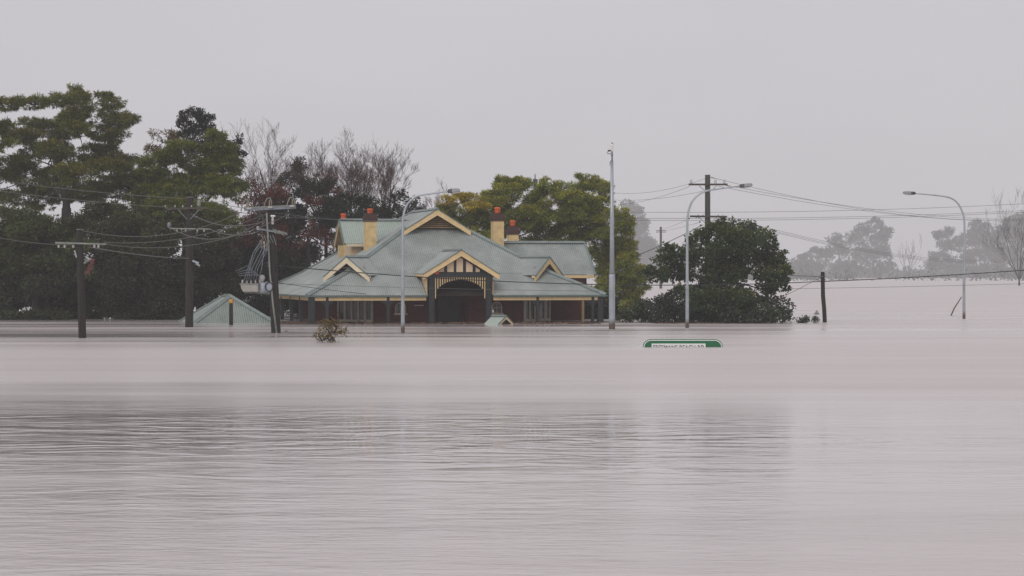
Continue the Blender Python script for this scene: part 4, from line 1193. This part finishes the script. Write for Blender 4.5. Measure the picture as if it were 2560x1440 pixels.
# ---- dark evergreens behind the house
T3a = [(700,765,100,44),(620,780,70,30),(780,770,70,40),(620,680,90,90),(560,740,80,50),(700,700,90,70),(742,412,18,22),(722,448,34,26),(690,502,48,32),(720,540,60,40),(670,560,50,40),(640,620,60,55),(700,650,60,50),(590,640,50,60),(620,700,70,50),(560,720,60,50),(720,600,60,50),(760,480,40,30)]
tree('evergreen_tree', 'dark evergreen behind the bare branches left of the house', swl(788), 700, T3a, DARKG, r_trunk=.3, leaf=(.26,.09), density=.8, flat=.75, group=GL)
T3b_ = [(800,460,40,26),(860,500,48,30),(910,512,44,28),(820,520,56,36),(880,560,60,36),(780,560,56,36),(840,620,60,50),(770,650,50,50),(940,540,44,28)]
tree('evergreen_tree', 'dark evergreen directly behind the left chimneys', swl(788), 850, T3b_, DARKG, r_trunk=.3, leaf=(.26,.09), density=.8, flat=.75, group=GL)
T3c = [(985,500,26,20),(1010,486,18,12),(1030,505,24,18),(1050,520,18,12),(970,530,40,26),(1020,530,40,24),(1000,560,50,30)]
tree('evergreen_tree', 'dark leafy tree just left of the high front gable', swl(788), 1000, T3c, [(.030,.040,.026),(.036,.046,.028)], r_trunk=.22, leaf=(.2,.12), density=.6, flat=.9, droop=.1, group=GL)
# ---- bare trees
GB = 'leafless trees behind the house'
bare_tree('bare_tree', 'leafless tree furthest left in the row behind the house', swl(787), 690, 560, 338, 110, 8, group=GB)
bare_tree('bare_tree', 'leafless tree with the widest fan of twigs behind the left chimneys', swl(787), 815, 560, 362, 100, 8, group=GB)
bare_tree('bare_tree', 'leafless tree third in the row behind the house', swl(786), 890, 560, 375, 100, 8, group=GB)
bare_tree('bare_tree', 'leafless tree nearest the high front gable', swl(786), 965, 560, 390, 120, 8, group=GB)
bare_tree('bare_tree', 'slender leafless tree above the curved street light arm', swl(784), 1075, 600, 490, 40, 3, r=.06, group=GB)
# ---- T4: green and yellow feathery trees behind the house
FE = [(.125,.17,.02), (.42,.30,.018), (.34,.30,.024)]
FE2 = [(.135,.175,.02), (.18,.20,.022), (.38,.33,.024)]
T4a = [(1117,501,22,11,1),(1152,492,25,13,1),(1182,499,36,20,1),(1191,518,34,15,1),(1126,523,38,18),(1140,548,46,28),(1110,545,30,26),(1170,560,50,36),(1200,551,50,36),(1100,585,40,30),(1180,600,70,36)]
tree('feathery_tree', 'feathery tree with bright yellow top right of the front gable', swl(788), 1150, T4a, FE, r_trunk=.3, leaf=(.28,.064), density=.85, sub=.25, flat=.5, droop=.4, group=GL)
T4b = [(1257,448,18,11),(1279,459,44,20),(1307,457,28,20),(1228,490,30,18),(1268,481,56,28),(1231,518,56,32),(1279,518,58,36),(1322,542,66,34),(1340,494,36,20),(1240,560,60,36),(1300,580,70,36),(1340,520,40,30)]
tree('feathery_tree', 'feathery green tree behind the two right chimneys', swl(787), 1280, T4b, FE2, r_trunk=.35, leaf=(.28,.064), density=.9, sub=.25, flat=.5, droop=.4, group=GL)
T4c = [(1570,745,46,40),(1600,700,30,40),(1530,760,50,36),(1377,464,38,22),(1401,464,22,16),(1355,480,34,18),(1458,442,20,12),(1454,470,38,26),(1486,461,34,26),(1513,478,18,28),(1421,497,58,26),(1454,512,66,32),(1410,530,76,36),
 (1497,523,44,38),(1550,542,28,24),(1560,562,24,30),(1520,562,48,42),(1388,560,84,36),(1443,569,76,38),(1486,595,66,38),(1557,606,32,30),(1572,628,24,34),(1541,628,40,44),(1508,650,54,48),(1563,661,34,38),(1530,682,50,48),(1560,715,44,40),(1400,610,80,40),(1510,720,50,40)]
tree('feathery_tree', 'largest feathery green tree drooping beside the camera mast', swl(787), 1450, T4c, FE2, r_trunk=.42, leaf=(.29,.064), density=.85, sub=.24, flat=.5, droop=.45, group=GL, trunk_top=(1450,590))
# ---- T5: dark broadleaf tree on the right
T5 = [(1800,655,64,44),(1800,750,100,36),(1803,556,14,9),(1828,558,12,9),(1812,570,34,16),(1870,557,18,11),(1882,565,26,16),(1930,586,15,12),(1910,596,32,24),(1775,580,38,22),(1751,594,28,20),(1733,610,26,20),(1832,602,76,36),
 (1892,614,56,36),(1658,622,20,14),(1681,625,24,16),(1700,630,20,13),(1671,653,42,28),(1731,639,48,34),(1791,645,66,44),(1862,655,76,46),(1934,640,32,32),(1954,637,11,12),(1942,665,36,32),
 (1958,686,18,22),(1628,676,22,12),(1650,686,38,18),(1691,683,48,26),(1751,692,56,38),(1812,696,58,38),(1912,690,48,26),(1964,702,16,12),(1968,720,14,12),(1950,716,26,16),(1912,722,36,16),(1832,735,48,26),(1701,728,28,16),(1760,740,50,30)]
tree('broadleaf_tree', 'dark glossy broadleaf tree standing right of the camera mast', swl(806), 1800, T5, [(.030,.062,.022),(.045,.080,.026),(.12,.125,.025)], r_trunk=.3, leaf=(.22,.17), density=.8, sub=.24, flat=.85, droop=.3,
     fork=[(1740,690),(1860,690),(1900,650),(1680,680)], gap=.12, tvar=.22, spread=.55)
sh_l = [(1690,775,80,40),(1740,785,60,30),(1650,764,42,34),(1691,755,42,36),(1671,790,56,20),(1720,790,40,24),(1630,795,30,16),(1740,770,40,34)]
tree('shrub', 'dark shrub under the broadleaf tree beside the middle street light', swl(806.5), 1690, sh_l, [(.026,.040,.024),(.034,.048,.026)], r_trunk=.08, leaf=(.2,.14), density=.6, flat=.85, cat='shrub', spread=.5)
sh_r = [(1860,775,100,38),(1791,764,48,32),(1832,755,48,28),(1882,764,48,28),(1932,758,34,24),(1958,768,24,26),(1970,788,18,18),(1872,790,96,20),(1775,790,46,20),(1940,792,34,16)]
tree('shrub', 'broad green shrub at the waterline on the right of the broadleaf tree', swl(807.5), 1860, sh_r, [(.036,.058,.032),(.045,.066,.034),(.08,.085,.035)], r_trunk=.08, leaf=(.2,.15), density=.62, flat=.85, cat='shrub', spread=.4)
tree('shrub', 'dark shrub growing behind the right end of the verandah', swl(796), 1490, [(1470,760,50,36),(1520,765,50,36),(1440,775,50,30),(1500,790,80,14),(1540,785,40,20)], [(.022,.034,.016),(.03,.044,.018)], r_trunk=.08, leaf=(.2,.14), density=.8, flat=.85, cat='shrub', spread=.4)
sh_y = [(1565,764,24,13,1),(1590,775,26,16),(1555,785,28,18),(1595,793,34,14),(1545,797,24,10),(1610,765,20,20)]
tree('shrub', 'yellow green shrub between the camera mast and the dark tree', swl(806), 1575, sh_y, [(.055,.080,.030),(.20,.21,.05)], r_trunk=.06, leaf=(.16,.09), density=.7, flat=.8, cat='shrub', spread=.5)
tree('shrub', 'small leafy tuft at the water right of the dark tree', swl(808), 2008, [(2006,802,16,7),(2014,799,9,7)], [(.04,.062,.03),(.06,.08,.03)], r_trunk=.03, leaf=(.14,.09), density=.7, flat=.9, cat='shrub')
tree('shrub', 'tiny leafy sprig left of the stub pole', swl(808), 2038, [(2039,799,5,7)], [(.04,.062,.03),(.06,.08,.03)], r_trunk=.02, leaf=(.12,.08), density=.6, flat=.9, cat='shrub')
tree('shrub', 'brown and olive bush at the water left of the garage roof', swl(798), 330, [(285,765,44,28,1),(330,755,46,34),(375,770,44,28,1),(420,785,40,16),(255,785,36,16),(340,788,60,12)], [(.055,.060,.024),(.10,.048,.022)], r_trunk=.06, leaf=(.18,.1), density=.6, flat=.8, cat='shrub')
# tips of a drowned sapling in the foreground
sp_s = swl(856)
tree('sapling', 'brown leafed sapling tip sticking out of the open water', sp_s, 826, [(828,806,16,10),(812,815,14,9),(842,815,14,9),(826,828,20,12),(845,830,12,9),(806,850,12,6),(838,848,20,9),(822,842,14,9),(856,826,7,6),(797,838,7,6)],
     [(.14,.092,.018),(.21,.095,.02)], r_trunk=.02, leaf=(.17,.055), density=.24, sub=.3, flat=.9, droop=.5, cat='plant', shell=.2, trunk_top=(826,830))
tree('sapling', 'small red leafed plant against the French windows behind the sapling', swl(808.5), 832, [(832,794,16,8),(838,784,10,8),(826,800,14,6)], [(.16,.035,.02),(.12,.045,.02)], r_trunk=.02, leaf=(.1,.05), density=.5, cat='plant')
# ---- far trees in the mist
GF = 'far trees fading into the mist'
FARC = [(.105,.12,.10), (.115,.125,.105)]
def far(label, wlrow, x, lobes, dens=.9):
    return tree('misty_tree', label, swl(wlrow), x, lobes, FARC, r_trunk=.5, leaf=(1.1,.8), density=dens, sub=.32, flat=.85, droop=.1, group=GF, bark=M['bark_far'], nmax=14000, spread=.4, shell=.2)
far('tall misty tree left of the distant pole', 694.7, 1590, [(1570,515,18,16),(1590,530,22,20),(1600,560,28,26),(1585,590,32,30),(1620,610,26,26),(1600,640,36,34),(1640,640,20,30),(1580,680,34,26)])
far('large two humped misty tree on open water', 694.7, 2140, [(2185,560,26,16),(2155,575,26,18),(2210,580,20,20),(2190,600,34,26),(2130,600,24,22),(2085,600,22,18),(2100,630,36,30),(2160,635,40,34),(2205,640,24,30),(2060,640,26,22),(2120,675,44,28),(2190,675,36,26),(2225,665,14,14)])
far('low misty tree left of the two humped one', 694.7, 2020, [(2040,632,20,16),(2010,645,22,14),(1990,660,18,16),(2030,670,36,22),(2000,685,30,14)])
far('misty tree left of the far right street light', 694.7, 2365, [(2350,590,20,18),(2375,580,16,14),(2365,615,28,22),(2395,610,14,22),(2350,645,30,22),(2330,670,28,22),(2380,670,32,26)])
far('tall misty tree right of the far right street light', 694.7, 2450, [(2440,565,22,16),(2465,575,20,20),(2430,595,26,24),(2470,610,30,30),(2430,640,36,32),(2480,650,34,34),(2440,680,40,22)])
far('misty tree at the right edge', 694.7, 2540, [(2530,560,30,26),(2555,550,26,24),(2510,590,26,26),(2550,600,40,34),(2520,640,40,36),(2570,650,40,40),(2530,685,46,18)])
bare_tree('bare_tree', 'leafless misty tree at the right edge standing in the flood', swl(714), 2548, 700, 512, 90, 7, r=.22, levels=5, group=GF, m=M['bark_far'], thin=.02)
bare_tree('bare_tree', 'leafless misty tree left of the far right street light', swl(694.7), 2270, 690, 588, 60, 6, r=.4, levels=3, group=GF, m=M['bark_far'], thin=.09)
# far bank and wood that reads as one mass
fb = MB(); xs = np.linspace(-1400, 1400, 60)
vsb = []
for x in xs:
    zt = 3.0 + 1.2*math.sin(x*.011) + 0.8*math.sin(x*.037+1)
    vsb += [(x, 1640+20*math.sin(x*.02), -.5), (x, 1660+20*math.sin(x*.02), zt*.5), (x, 1720, zt), (x, 1900, zt+2)]
fsb = [(4*i+k, 4*i+4+k, 4*i+5+k, 4*i+1+k) for i in range(59) for k in range(3)]
fb.add(vsb, fsb)
tag(fb.build('far_bank', mat('far_bank_grass', (.09,.10,.075), rough=.9, var=.3, scale=.05)), 'low far shore lost in the mist', kind='structure')
n = 14000
wx = RNG.uniform(-900, 900, n); wy = RNG.uniform(1700, 1950, n)
hh_ = 8 + 5*np.sin(wx*.013) + 3*np.sin(wx*.05+2) + 2.5*np.sin(wx*.11)
wz = RNG.random(n)**.8*hh_ + 1
pos = np.stack([wx, wy, wz], 1)
ax = unit(RNG.normal(size=(n,3))); nm = unit(RNG.normal(size=(n,3)) + np.array([0,0,.6]))
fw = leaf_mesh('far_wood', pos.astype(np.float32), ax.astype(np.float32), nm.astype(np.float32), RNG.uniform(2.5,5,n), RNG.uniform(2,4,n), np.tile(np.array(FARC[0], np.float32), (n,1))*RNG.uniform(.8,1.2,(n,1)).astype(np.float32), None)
tag(fw, 'faint far wood along the horizon', kind='stuff')
sx_, sy_, sz_ = [], [], []
for i in range(46):
    D_ = random.uniform(900, 1640); xc_ = random.uniform(60, 380)*D_/1500; h_ = random.uniform(1.5, 6.5); w_ = random.uniform(5, 22)
    k_ = 130
    sx_.append(RNG.normal(xc_, w_*.45, k_)); sy_.append(RNG.normal(D_, w_*.4, k_)); sz_.append(np.abs(RNG.normal(0, .5, k_))*h_ + .2)
sx_, sy_, sz_ = np.concatenate(sx_), np.concatenate(sy_), np.concatenate(sz_); n = len(sx_)
sc_ = leaf_mesh('flooded_scrub', np.stack([sx_, sy_, sz_], 1).astype(np.float32), unit(RNG.normal(size=(n,3))).astype(np.float32), unit(RNG.normal(size=(n,3))+np.array([0,0,.6])).astype(np.float32),
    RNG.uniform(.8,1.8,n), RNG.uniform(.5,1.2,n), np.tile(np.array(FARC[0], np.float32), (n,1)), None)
tag(sc_, 'drowned scrub tops before the far misty shore', kind='stuff')
print('LEAVES', sum(k for _, k in STATS), STATS)
# ================================================================== haze
m, nd, lk, p = new_mat('haze_air')
nd.remove(p)
pv = nd.new('ShaderNodeVolumePrincipled')
pv.inputs['Color'].default_value = HAZE_COLOR
pv.inputs['Density'].default_value = HAZE_DENSITY
pv.inputs['Anisotropy'].default_value = 0.0
lk.new(pv.outputs['Volume'], nd['Material Output'].inputs['Volume'])
tag(HAZE.build('haze', m), 'thin mist lying over the flood', kind='stuff')
